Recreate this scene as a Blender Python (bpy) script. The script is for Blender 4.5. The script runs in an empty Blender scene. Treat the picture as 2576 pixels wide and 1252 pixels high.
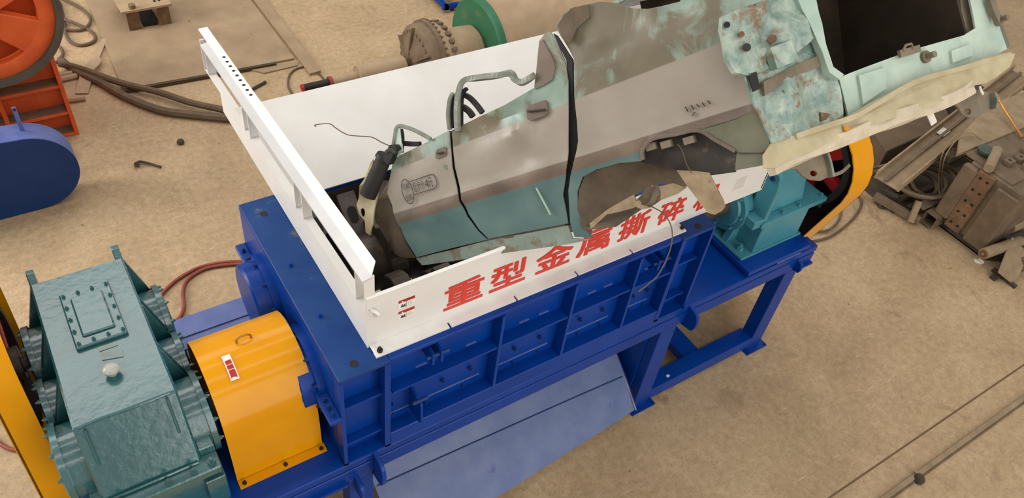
import bpy, bmesh, math, random
from mathutils import Vector, Matrix
from mathutils.geometry import delaunay_2d_cdt
random.seed(7)
scene = bpy.context.scene
COL = scene.collection
pi = math.pi

# ------------------------------------------------------------------ camera
CR = Vector((0.8387089, -0.5335599, 0.1090007))      # camera right
CD = Vector((-0.3139016, -0.637217, -0.703861))      # camera down
CF = Vector((0.4450091, 0.556119, -0.7019249))       # camera forward
CP = Vector((-0.9712347, -2.6006897, 6.2016769))
FPX = 2012.396
cam_d = bpy.data.cameras.new('camera')
cam_d.sensor_width = 36.0
cam_d.lens = FPX / 2576 * 36
cam_d.clip_end = 200
cam = bpy.data.objects.new('camera', cam_d)
COL.objects.link(cam)
M = Matrix((CR, -CD, -CF)).transposed().to_4x4()
M.translation = CP
cam.matrix_world = M
scene.camera = cam

# ------------------------------------------------------------------ world, lights, exposure
scene.view_settings.view_transform = 'Standard'
scene.view_settings.look = 'None'
scene.view_settings.gamma = 1.0
scene.view_settings.use_curve_mapping = False
scene.view_settings.exposure = 0.0
wd = bpy.data.worlds.new('world'); scene.world = wd
wd.use_nodes = True
bg = wd.node_tree.nodes['Background']
bg.inputs['Color'].default_value = (1.0, 0.955, 0.905, 1)
bg.inputs['Strength'].default_value = 0.50

def area(name, loc, target, sx, sy, energy, color=(1, 0.97, 0.93)):
    l = bpy.data.lights.new(name, 'AREA'); l.shape = 'RECTANGLE'
    l.size = sx; l.size_y = sy; l.energy = energy; l.color = color
    o = bpy.data.objects.new(name, l); COL.objects.link(o)
    o.location = loc
    d = Vector(target) - Vector(loc)
    o.rotation_euler = d.to_track_quat('-Z', 'X').to_euler() if abs(d.x) + abs(d.y) > 1e-6 else (0, 0, 0)
    return o
# roof-light strips of the hall, running along the bay, and the open gable on the far left
area('roof_light', (1, 8.4, 10.5), (1, 8.4, 0), 22, 4.0, 740)
area('roof_light', (1, 3.4, 10.5), (1, 3.4, 0), 22, 0.6, 160)
area('roof_light', (1, -0.8, 10.5), (1, -0.8, 0), 22, 0.6, 160)
area('roof_light', (1, -5.5, 10.5), (1, -5.5, 0), 22, 1.2, 260)
area('gable_light', (-11, 9, 6), (0, 4, 0.5), 7, 6, 1500, (1, 0.975, 0.93))
area('front_fill_light', (3, -12, 4.5), (2, 0, 1.5), 16, 7, 880, (1, 0.97, 0.92))  # unseen fill light added to brighten the machine's front faces

# ------------------------------------------------------------------ helpers
def lin(c):
    return tuple(((v / 255) / 12.92 if v / 255 <= 0.04045 else ((v / 255 + 0.055) / 1.055) ** 2.4) for v in c) + (1,)

def at(px, py, ax, val):
    """world point on the plane axis=val that lies under a photograph position"""
    d = CR * ((px - 1288) / FPX) + CD * ((py - 626) / FPX) + CF
    t = (val - CP[ax]) / d[ax]
    return CP + d * t

def ray(px, py):
    return CR * ((px - 1288) / FPX) + CD * ((py - 626) / FPX) + CF

MATS = {}
def mat(name, c1, c2=None, scale=5, rough=0.5, metal=0.0, bump=0.0, bscale=25, coat=0.0,
        c3=None, c3amt=0.62, c3scale=9, stretch=None, detail=6, spec=0.5):
    """two-tone noise paint; c3 = wear / rust / dust patches with a shape of their own"""
    m = bpy.data.materials.new(name); m.use_nodes = True
    nt = m.node_tree; N = nt.nodes; Lk = nt.links
    b = N['Principled BSDF']
    b.inputs['Roughness'].default_value = rough
    b.inputs['Metallic'].default_value = metal
    b.inputs['Specular IOR Level'].default_value = spec
    if coat:
        b.inputs['Coat Weight'].default_value = coat
        b.inputs['Coat Roughness'].default_value = 0.08
    tc = N.new('ShaderNodeTexCoord')
    vec = tc.outputs['Object']
    if stretch:
        mp = N.new('ShaderNodeMapping'); mp.inputs['Scale'].default_value = stretch
        Lk.new(vec, mp.inputs['Vector']); vec = mp.outputs['Vector']
    c2 = c2 or tuple(v * 0.85 for v in c1)
    nz = N.new('ShaderNodeTexNoise'); nz.inputs['Scale'].default_value = scale
    nz.inputs['Detail'].default_value = detail; nz.inputs['Roughness'].default_value = 0.6
    Lk.new(vec, nz.inputs['Vector'])
    rp = N.new('ShaderNodeValToRGB')
    rp.color_ramp.elements[0].position = 0.35; rp.color_ramp.elements[1].position = 0.68
    rp.color_ramp.elements[0].color = lin(c2); rp.color_ramp.elements[1].color = lin(c1)
    Lk.new(nz.outputs['Fac'], rp.inputs['Fac'])
    out = rp.outputs['Color']
    if c3:
        n2 = N.new('ShaderNodeTexNoise'); n2.inputs['Scale'].default_value = c3scale
        n2.inputs['Detail'].default_value = 9; n2.inputs['Roughness'].default_value = 0.68
        Lk.new(tc.outputs['Object'], n2.inputs['Vector'])
        r2 = N.new('ShaderNodeValToRGB')
        r2.color_ramp.elements[0].position = c3amt - 0.03; r2.color_ramp.elements[1].position = c3amt + 0.05
        Lk.new(n2.outputs['Fac'], r2.inputs['Fac'])
        mx = N.new('ShaderNodeMix'); mx.data_type = 'RGBA'
        Lk.new(r2.outputs['Color'], mx.inputs['Factor']); Lk.new(out, mx.inputs['A'])
        mx.inputs['B'].default_value = lin(c3); out = mx.outputs['Result']
    Lk.new(out, b.inputs['Base Color'])
    if bump:
        n3 = N.new('ShaderNodeTexNoise'); n3.inputs['Scale'].default_value = bscale
        n3.inputs['Detail'].default_value = 4
        Lk.new(tc.outputs['Object'], n3.inputs['Vector'])
        bp = N.new('ShaderNodeBump'); bp.inputs['Strength'].default_value = bump
        bp.inputs['Distance'].default_value = 0.02
        Lk.new(n3.outputs['Fac'], bp.inputs['Height']); Lk.new(bp.outputs['Normal'], b.inputs['Normal'])
    MATS[name] = m
    return m

class MB:
    def __init__(s): s.v = []; s.f = []
    def add(s, vs, fs):
        o = len(s.v); s.v += [Vector(q) for q in vs]; s.f += [tuple(i + o for i in f) for f in fs]; return s
    def box(s, x0, x1, y0, y1, z0, z1):
        vs = [(x, y, z) for x in (x0, x1) for y in (y0, y1) for z in (z0, z1)]
        return s.add(vs, [(0, 1, 3, 2), (4, 6, 7, 5), (0, 4, 5, 1), (2, 3, 7, 6), (0, 2, 6, 4), (1, 5, 7, 3)])
    def obox(s, c, ax, ay, az):
        """box centred on c with half-vectors ax, ay, az"""
        c, ax, ay, az = map(Vector, (c, ax, ay, az))
        vs = [c + ax * i + ay * j + az * k for i in (-1, 1) for j in (-1, 1) for k in (-1, 1)]
        return s.add(vs, [(0, 1, 3, 2), (4, 6, 7, 5), (0, 4, 5, 1), (2, 3, 7, 6), (0, 2, 6, 4), (1, 5, 7, 3)])
    def bar(s, p0, p1, w, h, up=(0, 0, 1)):
        p0, p1, up = Vector(p0), Vector(p1), Vector(up)
        d = (p1 - p0); l = d.length; d.normalize()
        side = d.cross(up)
        side = side.normalized() if side.length > 1e-4 else Vector((1, 0, 0))
        u = side.cross(d)
        return s.obox((p0 + p1) / 2, d * l / 2, side * w / 2, u * h / 2)
    def prism(s, poly, axis, a0, a1):
        """2-D polygon extruded along an axis: x -> (y,z), y -> (x,z), z -> (x,y)"""
        n = len(poly)
        def P(q, a): return {'x': (a, q[0], q[1]), 'y': (q[0], a, q[1]), 'z': (q[0], q[1], a)}[axis]
        vs = [P(q, a0) for q in poly] + [P(q, a1) for q in poly]
        fs = [tuple(range(n)), tuple(range(2 * n - 1, n - 1, -1))]
        fs += [(i, i + n, (i + 1) % n + n, (i + 1) % n) for i in range(n)]
        return s.add(vs, fs)
    def cyl(s, p0, p1, r0, r1=None, n=20, cap=True):
        r1 = r0 if r1 is None else r1
        p0, p1 = Vector(p0), Vector(p1); d = (p1 - p0).normalized()
        a = d.orthogonal().normalized(); b = d.cross(a)
        vs = []
        for p, r in ((p0, r0), (p1, r1)):
            vs += [p + (a * math.cos(2 * pi * i / n) + b * math.sin(2 * pi * i / n)) * r for i in range(n)]
        fs = [(i, (i + 1) % n, (i + 1) % n + n, i + n) for i in range(n)]
        if cap: fs += [tuple(range(n - 1, -1, -1)), tuple(range(n, 2 * n))]
        return s.add(vs, fs)
    def lathe(s, prof, p0, d, n=32, closed=False):
        """profile [(distance along d, radius)]"""
        p0, d = Vector(p0), Vector(d).normalized()
        a = d.orthogonal().normalized(); b = d.cross(a)
        vs = []; m = len(prof)
        for t, r in prof:
            vs += [p0 + d * t + (a * math.cos(2 * pi * i / n) + b * math.sin(2 * pi * i / n)) * r for i in range(n)]
        fs = []
        for k in range(m if closed else m - 1):
            k2 = (k + 1) % m
            fs += [(k * n + i, k * n + (i + 1) % n, k2 * n + (i + 1) % n, k2 * n + i) for i in range(n)]
        if not closed:
            fs += [tuple(range(n - 1, -1, -1)), tuple(range((m - 1) * n, m * n))]
        return s.add(vs, fs)
    def tube(s, pts, r, n=8):
        pts = [Vector(q) for q in pts]; vs = []; prev = None
        for i, p in enumerate(pts):
            t = (pts[min(i + 1, len(pts) - 1)] - pts[max(i - 1, 0)]).normalized()
            a = t.orthogonal().normalized() if prev is None else (prev - t * prev.dot(t)).normalized()
            prev = a; b = t.cross(a)
            vs += [p + (a * math.cos(2 * pi * k / n) + b * math.sin(2 * pi * k / n)) * r for k in range(n)]
        fs = []
        for i in range(len(pts) - 1):
            fs += [(i * n + k, i * n + (k + 1) % n, (i + 1) * n + (k + 1) % n, (i + 1) * n + k) for k in range(n)]
        fs += [tuple(range(n - 1, -1, -1)), tuple(range((len(pts) - 1) * n, len(pts) * n))]
        return s.add(vs, fs)
    def build(s, name, m, parent=None, bevel=0.0, smooth=False, base=None):
        b = base if base is not None else (Vector(parent['base']) if parent is not None and 'base' in parent else Vector((0, 0, 0)))
        me = bpy.data.meshes.new(name)
        me.from_pydata([v - b for v in s.v], [], s.f); me.update()
        bm = bmesh.new(); bm.from_mesh(me)
        bmesh.ops.recalc_face_normals(bm, faces=bm.faces); bm.to_mesh(me); bm.free()
        me.materials.append(MATS[m])
        o = bpy.data.objects.new(name, me); COL.objects.link(o)
        if parent is not None: o.parent = parent; o['base'] = list(b)
        else: o.location = b; o['base'] = list(b)
        if smooth:
            me.shade_smooth() if hasattr(me, 'shade_smooth') else None
            try: me.set_sharp_from_angle(angle=math.radians(40))
            except Exception: pass
        if bevel:
            md = o.modifiers.new('bevel', 'BEVEL'); md.width = bevel; md.segments = 1; md.limit_method = 'ANGLE'
            md.harden_normals = False
        return o

def spline(pts, n=6):
    """Catmull-Rom through points"""
    P = [Vector(q) for q in pts]; out = []
    for i in range(len(P) - 1):
        a, b, c, d = P[max(i - 1, 0)], P[i], P[i + 1], P[min(i + 2, len(P) - 1)]
        for k in range(n):
            t = k / n
            out.append(0.5 * ((2 * b) + (c - a) * t + (2 * a - 5 * b + 4 * c - d) * t * t + (3 * b - a - 3 * c + d) * t ** 3))
    out.append(P[-1]); return out

def tag(o, label, cat, group=None, kind=None):
    if label: o['label'] = label
    if cat: o['category'] = cat
    if group: o['group'] = group
    if kind: o['kind'] = kind
    return o
def thing(name, label, cat, base, group=None):
    o = bpy.data.objects.new(name, None); COL.objects.link(o)
    o.empty_display_size = 0.1; o.location = base; o['base'] = list(base)
    return tag(o, label, cat, group)
def solo(mb, name, m, label, cat, base=None, group=None, bevel=0, smooth=False):
    """a thing that is one mesh"""
    if base is None:
        lo = Vector((min(v.x for v in mb.v), min(v.y for v in mb.v), min(v.z for v in mb.v)))
        hi = Vector((max(v.x for v in mb.v), max(v.y for v in mb.v), max(v.z for v in mb.v)))
        base = Vector(((lo.x + hi.x) / 2, (lo.y + hi.y) / 2, lo.z))
    return tag(mb.build(name, m, None, bevel, smooth, Vector(base)), label, cat, group)

_shared = {}
def piece(kind, mk, name, m, parent, loc, rot=None):
    """alike small pieces share one mesh"""
    key = (kind, m)
    if key not in _shared:
        mb = MB(); mk(mb)
        me = bpy.data.meshes.new(name); me.from_pydata(mb.v, [], mb.f); me.update()
        bm = bmesh.new(); bm.from_mesh(me); bmesh.ops.recalc_face_normals(bm, faces=bm.faces); bm.to_mesh(me); bm.free()
        me.materials.append(MATS[m]); _shared[key] = me
    o = bpy.data.objects.new(name, _shared[key]); COL.objects.link(o)
    o.parent = parent; o.location = Vector(loc) - Vector(parent['base'])
    if rot: o.rotation_euler = rot
    return o
ROT = {'z': (0, 0, 0), '-y': (pi / 2, 0, 0), '-x': (0, -pi / 2, 0), 'x': (0, pi / 2, 0)}
def bolt(parent, loc, d='z', r=0.016, m='blue', name='bolt'):
    piece('bolt%.4f' % r, lambda b: (b.cyl((0, 0, -0.004), (0, 0, r * 1.1), r, n=6), b.cyl((0, 0, r * 1.1), (0, 0, r * 2.0), r * 0.55, n=8)),
          name, m, parent, loc, ROT[d])

# ------------------------------------------------------------------ materials
mat('blue', (0, 60, 148), (0, 52, 134), scale=3, spec=0.25, rough=0.35, bump=0.05, bscale=14)
mat('blue_top', (24, 66, 124), (8, 54, 118), scale=4, spec=0.25, rough=0.5, c3=(98, 96, 104), c3amt=0.66, c3scale=4)
mat('blue_chute', (104, 118, 156), (82, 100, 146), scale=3.5, rough=0.4, c3=(66, 84, 134), c3amt=0.64, c3scale=5)
mat('blue_dust_lit', (104, 118, 172), (82, 100, 160), scale=5, rough=0.45)
mat('navy', (24, 58, 112), (18, 50, 102), scale=2, spec=0.3, rough=0.5)
mat('teal', (48, 98, 100), (38, 86, 90), scale=3.5, rough=0.22, spec=0.9, coat=0.5, bump=0.16, bscale=19)
mat('teal_lit', (72, 140, 152), (60, 128, 142), scale=3.5, rough=0.34, bump=0.06, bscale=20)  # same paint as the left gearbox, its brighter light put into the colour
mat('yellow', (232, 158, 6), (220, 146, 4), scale=2.5, rough=0.16, spec=0.25, c3=(150, 96, 10), c3amt=0.8, c3scale=8)
mat('white', (230, 227, 222), (221, 217, 211), scale=2.5, spec=0.25, rough=0.45, bump=0.03, bscale=10)
mat('white_grey', (206, 204, 202), (196, 194, 194), scale=4, rough=0.18)
mat('white_top', (244, 242, 238), (230, 228, 224), scale=6, rough=0.3, bump=0.05, bscale=14)
mat('red', (190, 30, 30), (170, 24, 26), scale=4, rough=0.5)
mat('sign_red', (222, 62, 46), (214, 54, 40), scale=12, rough=0.5)
mat('dark_steel', (92, 80, 70), (60, 52, 46), scale=8, rough=0.5, metal=0.4, c3=(110, 84, 64), c3amt=0.62)
mat('bright_steel', (190, 184, 176), (150, 140, 130), scale=8, rough=0.25, metal=0.9)
mat('black', (22, 20, 19), (16, 15, 14), scale=6, rough=0.6)
mat('rubber', (40, 34, 30), (30, 26, 23), scale=6, rough=0.7)
mat('orange', (232, 104, 44), (214, 84, 34), scale=4, rough=0.5, c3=(150, 116, 84), c3amt=0.66, c3scale=5)
mat('orange_dust', (128, 106, 82), (108, 88, 66), scale=6, rough=0.85)
mat('rim_dust', (96, 88, 74), (78, 72, 60), scale=6, rough=0.8)
mat('dusty', (176, 152, 122), (160, 136, 106), scale=4, rough=0.75)
mat('dusty_iron', (128, 108, 84), (104, 86, 66), scale=7, rough=0.8, bump=0.15, bscale=30)
mat('rusty', (122, 92, 66), (96, 72, 52), scale=7, rough=0.8, c3=(140, 104, 66), c3amt=0.6)
mat('scrap', (120, 102, 80), (98, 82, 62), scale=5, rough=0.75, bump=0.08)
mat('scrap_dark', (78, 68, 56), (58, 50, 42), scale=6, rough=0.8)
mat('shade_brown', (84, 70, 53), (66, 55, 42), scale=6, rough=0.8)  # dark brown painted as the shade at the foot of the heap
mat('scrap_pale', (158, 136, 106), (134, 114, 88), scale=5, rough=0.75)
mat('brown_board', (108, 88, 66), (92, 74, 56), scale=3, rough=0.85)
mat('brass', (190, 140, 70), (160, 112, 52), scale=9, rough=0.4, metal=0.5)
mat('green', (44, 112, 76), (36, 98, 66), scale=4, rough=0.6, c3=(96, 104, 72), c3amt=0.62, c3scale=4)
mat('plate_steel', (164, 140, 110), (144, 121, 93), scale=2.2, rough=0.75, c3=(120, 98, 74), c3amt=0.66, c3scale=4)
mat('plate_edge', (84, 68, 48), (70, 56, 40), scale=9, rough=0.85)
mat('cable', (104, 84, 62), (88, 70, 52), scale=9, rough=0.7)
mat('hose_red', (150, 74, 54), (132, 62, 46), scale=9, rough=0.6)
mat('cup_green', (70, 84, 76), (58, 70, 64), scale=9, rough=0.5)
mat('paper', (232, 226, 212), (206, 198, 184), scale=20, rough=0.8)
mat('sticker', (238, 234, 226), (232, 228, 220), scale=9, rough=0.5)
mat('ink', (70, 66, 60), (60, 56, 50), scale=9, rough=0.7)
mat('grey_ink', (196, 192, 186), (186, 182, 176), scale=60, rough=0.7)
mat('nameplate', (128, 138, 132), (112, 124, 120), scale=9, rough=0.35, metal=0.3)
mat('lens_grey', (176, 176, 168), (160, 160, 152), scale=9, rough=0.25)
# car
mat('car_teal_worn', (180, 192, 176), (108, 136, 126), scale=9, rough=0.3, bump=0.85, bscale=10, spec=0.8, c3=(128, 104, 78), c3amt=0.545, c3scale=5)
mat('car_teal_pale', (192, 208, 192), (164, 186, 172), scale=5, rough=0.35, bump=0.08, bscale=9, c3=(160, 146, 116), c3amt=0.66, c3scale=4)
mat('car_beige', (196, 184, 150), (172, 158, 122), scale=6, rough=0.5, bump=0.1, bscale=12, c3=(130, 96, 66), c3amt=0.7, c3scale=9)
mat('car_olive', (112, 112, 92), (98, 98, 80), scale=5, rough=0.42)
mat('car_brown', (108, 92, 74), (84, 72, 57), scale=7, rough=0.8, bump=0.3, bscale=30)
mat('car_dark', (52, 46, 40), (38, 33, 29), scale=8, rough=0.6, c3=(90, 74, 58), c3amt=0.62)
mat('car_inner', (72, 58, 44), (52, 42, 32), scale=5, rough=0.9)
mat('car_sill', (132, 146, 134), (110, 124, 114), scale=5, rough=0.45, c3=(110, 96, 76), c3amt=0.56, c3scale=7)
mat('plate_grey', (118, 106, 98), (92, 82, 76), scale=7, rough=0.55, metal=0.2)
mat('car_trim', (116, 100, 88), (98, 84, 74), scale=6, rough=0.42)
mat('car_tan', (166, 146, 114), (130, 110, 84), scale=8, rough=0.7, bump=0.15, bscale=20, c3=(96, 84, 70), c3amt=0.64, c3scale=6)
mat('car_frame', (140, 144, 132), (106, 108, 98), scale=9, rough=0.35)
mat('car_bracket', (132, 120, 98), (108, 96, 78), scale=8, rough=0.6)

KC = 4.30 / 4.8
def car_paint(name):
    """banded body paint: lower teal, dark moulding, grey stripe, teal above rubbed to brown"""
    m = bpy.data.materials.new(name); m.use_nodes = True
    nt = m.node_tree; N = nt.nodes; Lk = nt.links; b = N['Principled BSDF']
    b.inputs['Roughness'].default_value = 0.36
    tc = N.new('ShaderNodeTexCoord'); sp = N.new('ShaderNodeSeparateXYZ'); Lk.new(tc.outputs['Object'], sp.inputs[0])
    n1 = N.new('ShaderNodeTexNoise'); n1.inputs['Scale'].default_value = 3.5; n1.inputs['Detail'].default_value = 7
    Lk.new(tc.outputs['Object'], n1.inputs['Vector'])
    def ramp(src, stops):
        r = N.new('ShaderNodeValToRGB'); e = r.color_ramp.elements
        while len(e) < len(stops): e.new(0.5)
        for k, (p_, c_) in enumerate(stops): e[k].position = p_; e[k].color = c_
        Lk.new(src, r.inputs['Fac']); return r.outputs['Color']
    def mix(f, a, bb):
        x = N.new('ShaderNodeMix'); x.data_type = 'RGBA'; Lk.new(f, x.inputs['Factor']); Lk.new(a, x.inputs['A']); Lk.new(bb, x.inputs['B'])
        return x.outputs['Result']
    def step(src, thr, soft=0.004):
        mr = N.new('ShaderNodeMapRange'); mr.inputs['From Min'].default_value = thr - soft; mr.inputs['From Max'].default_value = thr + soft
        Lk.new(src, mr.inputs['Value']); return mr.outputs['Result']
    def math2(op, a, v):
        q = N.new('ShaderNodeMath'); q.operation = op; Lk.new(a, q.inputs[0])
        if isinstance(v, (int, float)): q.inputs[1].default_value = v
        else: Lk.new(v, q.inputs[1])
        return q.outputs[0]
    s, t = sp.outputs['X'], sp.outputs['Z']
    low = ramp(n1.outputs['Fac'], [(0.3, lin((70, 98, 98))), (0.7, lin((96, 120, 116)))])
    mould = ramp(n1.outputs['Fac'], [(0.35, lin((90, 77, 67))), (0.65, lin((122, 106, 92)))])
    grey = ramp(n1.outputs['Fac'], [(0.3, lin((144, 134, 122))), (0.7, lin((156, 147, 135)))])
    n2 = N.new('ShaderNodeTexNoise'); n2.inputs['Scale'].default_value = 2.6; n2.inputs['Detail'].default_value = 9
    n2.inputs['Roughness'].default_value = 0.6; n2.inputs['Distortion'].default_value = 0.8
    mp = N.new('ShaderNodeMapping'); mp.inputs['Scale'].default_value = (1.6, 1, 1.0); mp.inputs['Location'].default_value = (0.4, 0, 0.3)
    Lk.new(tc.outputs['Object'], mp.inputs['Vector']); Lk.new(mp.outputs['Vector'], n2.inputs['Vector'])
    # rubbed to brown mostly behind the rear door, paler teal elsewhere
    wearx = math2('ADD', n2.outputs['Fac'], math2('MULTIPLY', step(s, -1.02 * KC, 0.05), 0.16))
    brown_f = step(math2('SUBTRACT', wearx, math2('MULTIPLY', step(s, -0.35 * KC, 0.4), 0.16)), 0.53, 0.06)
    teal = ramp(n1.outputs['Fac'], [(0.3, lin((118, 140, 128))), (0.7, lin((154, 172, 158)))])
    brown = ramp(n1.outputs['Fac'], [(0.3, lin((100, 93, 76))), (0.7, lin((122, 113, 93)))])
    up = mix(brown_f, teal, brown)
    # stripe top rises slightly to the tail
    tt = math2('SUBTRACT', t, math2('MULTIPLY', s, 0.035))
    c = mix(step(t, -0.012 * KC), low, mould)
    c = mix(step(t, 0.07 * KC), c, grey)
    c = mix(step(tt, 0.452 * KC), c, up)
    Lk.new(c, b.inputs['Base Color'])
    n3 = N.new('ShaderNodeTexNoise'); n3.inputs['Scale'].default_value = 5; n3.inputs['Detail'].default_value = 3
    Lk.new(tc.outputs['Object'], n3.inputs['Vector'])
    bp = N.new('ShaderNodeBump'); bp.inputs['Strength'].default_value = 0.18; bp.inputs['Distance'].default_value = 0.04
    Lk.new(n3.outputs['Fac'], bp.inputs['Height']); Lk.new(bp.outputs['Normal'], b.inputs['Normal'])
    MATS[name] = m
car_paint('car_paint')

def floor_mat():
    m = bpy.data.materials.new('concrete'); m.use_nodes = True
    nt = m.node_tree; N = nt.nodes; Lk = nt.links; b = N['Principled BSDF']
    b.inputs['Roughness'].default_value = 0.62
    tc = N.new('ShaderNodeTexCoord')
    def noise(scale, detail=8, rough=0.6, sc=None, dist=0.0):
        n = N.new('ShaderNodeTexNoise'); n.inputs['Scale'].default_value = scale; n.inputs['Detail'].default_value = detail
        n.inputs['Roughness'].default_value = rough; n.inputs['Distortion'].default_value = dist
        if sc:
            mp = N.new('ShaderNodeMapping'); mp.inputs['Scale'].default_value = sc; mp.inputs['Rotation'].default_value = (0, 0, 0.5)
            Lk.new(tc.outputs['Object'], mp.inputs['Vector']); Lk.new(mp.outputs['Vector'], n.inputs['Vector'])
        else: Lk.new(tc.outputs['Object'], n.inputs['Vector'])
        return n.outputs['Fac']
    def ramp(src, stops):
        r = N.new('ShaderNodeValToRGB'); e = r.color_ramp.elements
        while len(e) < len(stops): e.new(0.5)
        for k, (p_, c_) in enumerate(stops): e[k].position = p_; e[k].color = c_
        Lk.new(src, r.inputs['Fac']); return r.outputs['Color']
    def mix(f, a, bb, blend='MIX'):
        x = N.new('ShaderNodeMix'); x.data_type = 'RGBA'; x.blend_type = blend
        if isinstance(f, float): x.inputs['Factor'].default_value = f
        else: Lk.new(f, x.inputs['Factor'])
        Lk.new(a, x.inputs['A']); Lk.new(bb, x.inputs['B']); return x.outputs['Result']
    W = (1, 1, 1, 1); K = (0, 0, 0, 1)
    base = ramp(noise(0.9, 9, 0.62, dist=0.6), [(0.33, lin((155, 130, 97))), (0.5, lin((173, 147, 111))), (0.68, lin((194, 168, 132)))])
    fine = ramp(noise(14, 8, 0.7), [(0.35, lin((142, 117, 86))), (0.65, lin((198, 171, 136)))])
    c = mix(0.42, base, fine)
    grit = ramp(noise(48, 4, 0.6), [(0.33, (0.6, 0.6, 0.6, 1)), (0.42, K)])
    c = mix(grit, c, ramp(noise(3), [(0, lin((118, 95, 68))), (1, lin((126, 102, 75)))]))
    stain = ramp(noise(1.7, 7, 0.65, dist=1.0), [(0.6, K), (0.74, (0.65, 0.65, 0.65, 1))])
    c = mix(stain, c, ramp(noise(3), [(0, lin((112, 88, 62))), (1, lin((122, 98, 72)))]))
    scr2 = ramp(noise(5.5, 5, 0.75, (9, 1.2, 1), 2.2), [(0.64, K), (0.70, (0.5, 0.5, 0.5, 1))])
    c = mix(scr2, c, ramp(noise(3), [(0, lin((128, 104, 76))), (1, lin((136, 112, 82)))]))
    spots = ramp(noise(9, 3, 0.5), [(0.72, K), (0.76, (0.8, 0.8, 0.8, 1))])
    c = mix(spots, c, ramp(noise(3), [(0, lin((100, 78, 54))), (1, lin((104, 82, 58)))]))
    scr = ramp(noise(3.2, 6, 0.7, (1, 7, 1), 1.6), [(0.60, K), (0.72, (0.75, 0.75, 0.75, 1))])
    c = mix(scr, c, ramp(noise(3), [(0, lin((206, 184, 152))), (1, lin((214, 192, 162)))]))
    Lk.new(c, b.inputs['Base Color'])
    bp = N.new('ShaderNodeBump'); bp.inputs['Strength'].default_value = 0.12; bp.inputs['Distance'].default_value = 0.02
    Lk.new(noise(11, 7), bp.inputs['Height']); Lk.new(bp.outputs['Normal'], b.inputs['Normal'])
    MATS['concrete'] = m
floor_mat()

# ------------------------------------------------------------------ setting: floor
ZT, ZP, D = 2.326, 1.386, 1.683
fl = MB().box(-14, 22, -8, 22, -0.2, 0.0).build('floor', 'concrete')
fl['kind'] = 'structure'
jm = MB().box(-12, 18, -1.574, -1.558, -0.002, 0.0025)
mat('joint', (116, 92, 64), (100, 78, 54), scale=9, rough=0.9)
j = jm.build('expansion_joint', 'joint', fl)

# ------------------------------------------------------------------ base frame
bf = thing('base_frame', 'long blue welded steel base frame with legs carrying the shredder and both gearboxes', 'machine frame', (1.5, 0.84, 0))
for y0, y1 in ((0.0, 0.14), (1.543, D)):
    MB().box(-1.48, 4.66, y0, y1, 1.312, ZP - 0.004).build('deck_beam', 'blue', bf, 0.006)
    MB().box(-1.48, 4.66, y0 + 0.02, y1 - 0.02, 1.293, 1.314).build('spacer_strip', 'blue', bf)
    MB().box(-1.48, 4.66, y0, y1, 1.165, 1.295).build('side_beam', 'blue', bf, 0.006)
MB().box(-1.48, 0.0, 0.005, D - 0.005, ZP - 0.02, ZP).build('deck_plate', 'blue', bf)
MB().box(-0.66, 0.0, 1.30, D + 0.01, ZP, ZP + 0.012).build('deck_plate', 'blue_dust_lit', bf)
MB().box(-0.66, 0.0, 1.50, 1.515, ZP + 0.012, ZP + 0.022).build('weld_seam', 'blue_dust_lit', bf)
MB().box(3.0, 4.62, 0.005, D - 0.005, ZP - 0.02, ZP).build('deck_plate', 'blue', bf)
for x0 in (-1.48, 0.0, 2.86, 4.5):
    MB().box(x0, x0 + 0.15, 0.14, 1.543, 1.165, 1.30).build('cross_beam', 'blue', bf)
# raised base under the far gearbox
MB().box(3.73, 4.52, 0.0, D, 1.41, 1.46).build('gearbox_base', 'blue', bf, 0.004)
MB().box(3.76, 4.50, 0.03, D - 0.03, ZP, 1.412).build('gearbox_base_web', 'blue', bf)
MB().box(4.10, 4.40, -0.004, 0.02, 1.400, 1.412).build('weld_seam', 'blue_dust_lit', bf)
for x0 in (4.60,):
    MB().box(4.52, 4.66, -0.03, 0.05, 1.165, 1.185).build('end_tab', 'blue', bf)
LEGX = ((-1.47, -1.29), (0.02, 0.20), (2.82, 3.0), (4.33, 4.51))
for x0, x1 in LEGX:
    for y0 in (0.0, 1.543):
        MB().box(x0, x1, y0, y0 + 0.14, 0.02, 1.168).build('leg', 'blue', bf, 0.006)
        f = MB().box(x0 - 0.03, x1 + 0.07, y0 - 0.05, y0 + 0.19, 0.0, 0.02).build('foot_plate', 'blue', bf)
        for bx in (x0 - 0.005, x1 + 0.045):
            bolt(bf, (bx, y0 - 0.03, 0.018), r=0.009, m='black')
for x0, x1 in ((-1.29, 0.02), (3.0, 4.33)):
    for y0 in (0.0, 1.543):
        MB().box(x0, x1, y0, y0 + 0.16, 0.06, 0.215).build('bottom_rail', 'blue', bf, 0.006)
    MB().box(x0 + 0.55, x0 + 0.75, 0.16, 1.543, 0.10, 0.20).build('cross_rail', 'blue', bf, 0.005)
    MB().box(x0, x1, 0.62, 0.80, 0.19, 0.34).build('inner_rail', 'blue', bf, 0.005)
    MB().box(x1 - 0.35, x1, 0.80, 1.05, 0.26, 0.34).build('inner_rail', 'blue', bf, 0.005)
def lug(parent, x, z0, z1, out, y=0.0, th=0.03):
    n = 8; pts = [(y + 0.02, z0), (y - out * 0.55, z0 + 0.02)]
    c = ((z0 + z1) / 2)
    pts += [(y - out * 0.6 - 0.4 * out * math.cos(a), c + (z1 - z0) * 0.42 * math.sin(a)) for a in [(-pi / 2 + pi * k / n) for k in range(n + 1)]]
    pts += [(y + 0.02, z1)]
    MB().prism(pts, 'x', x, x + th).build('lifting_lug', 'blue', parent, 0.004)
lug(bf, 3.06, 1.13, 1.385, 0.13)
lug(bf, 0.20, 1.10, 1.40, 0.15)
lug(bf, 0.06, 1.02, 1.20, 0.12)
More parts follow.
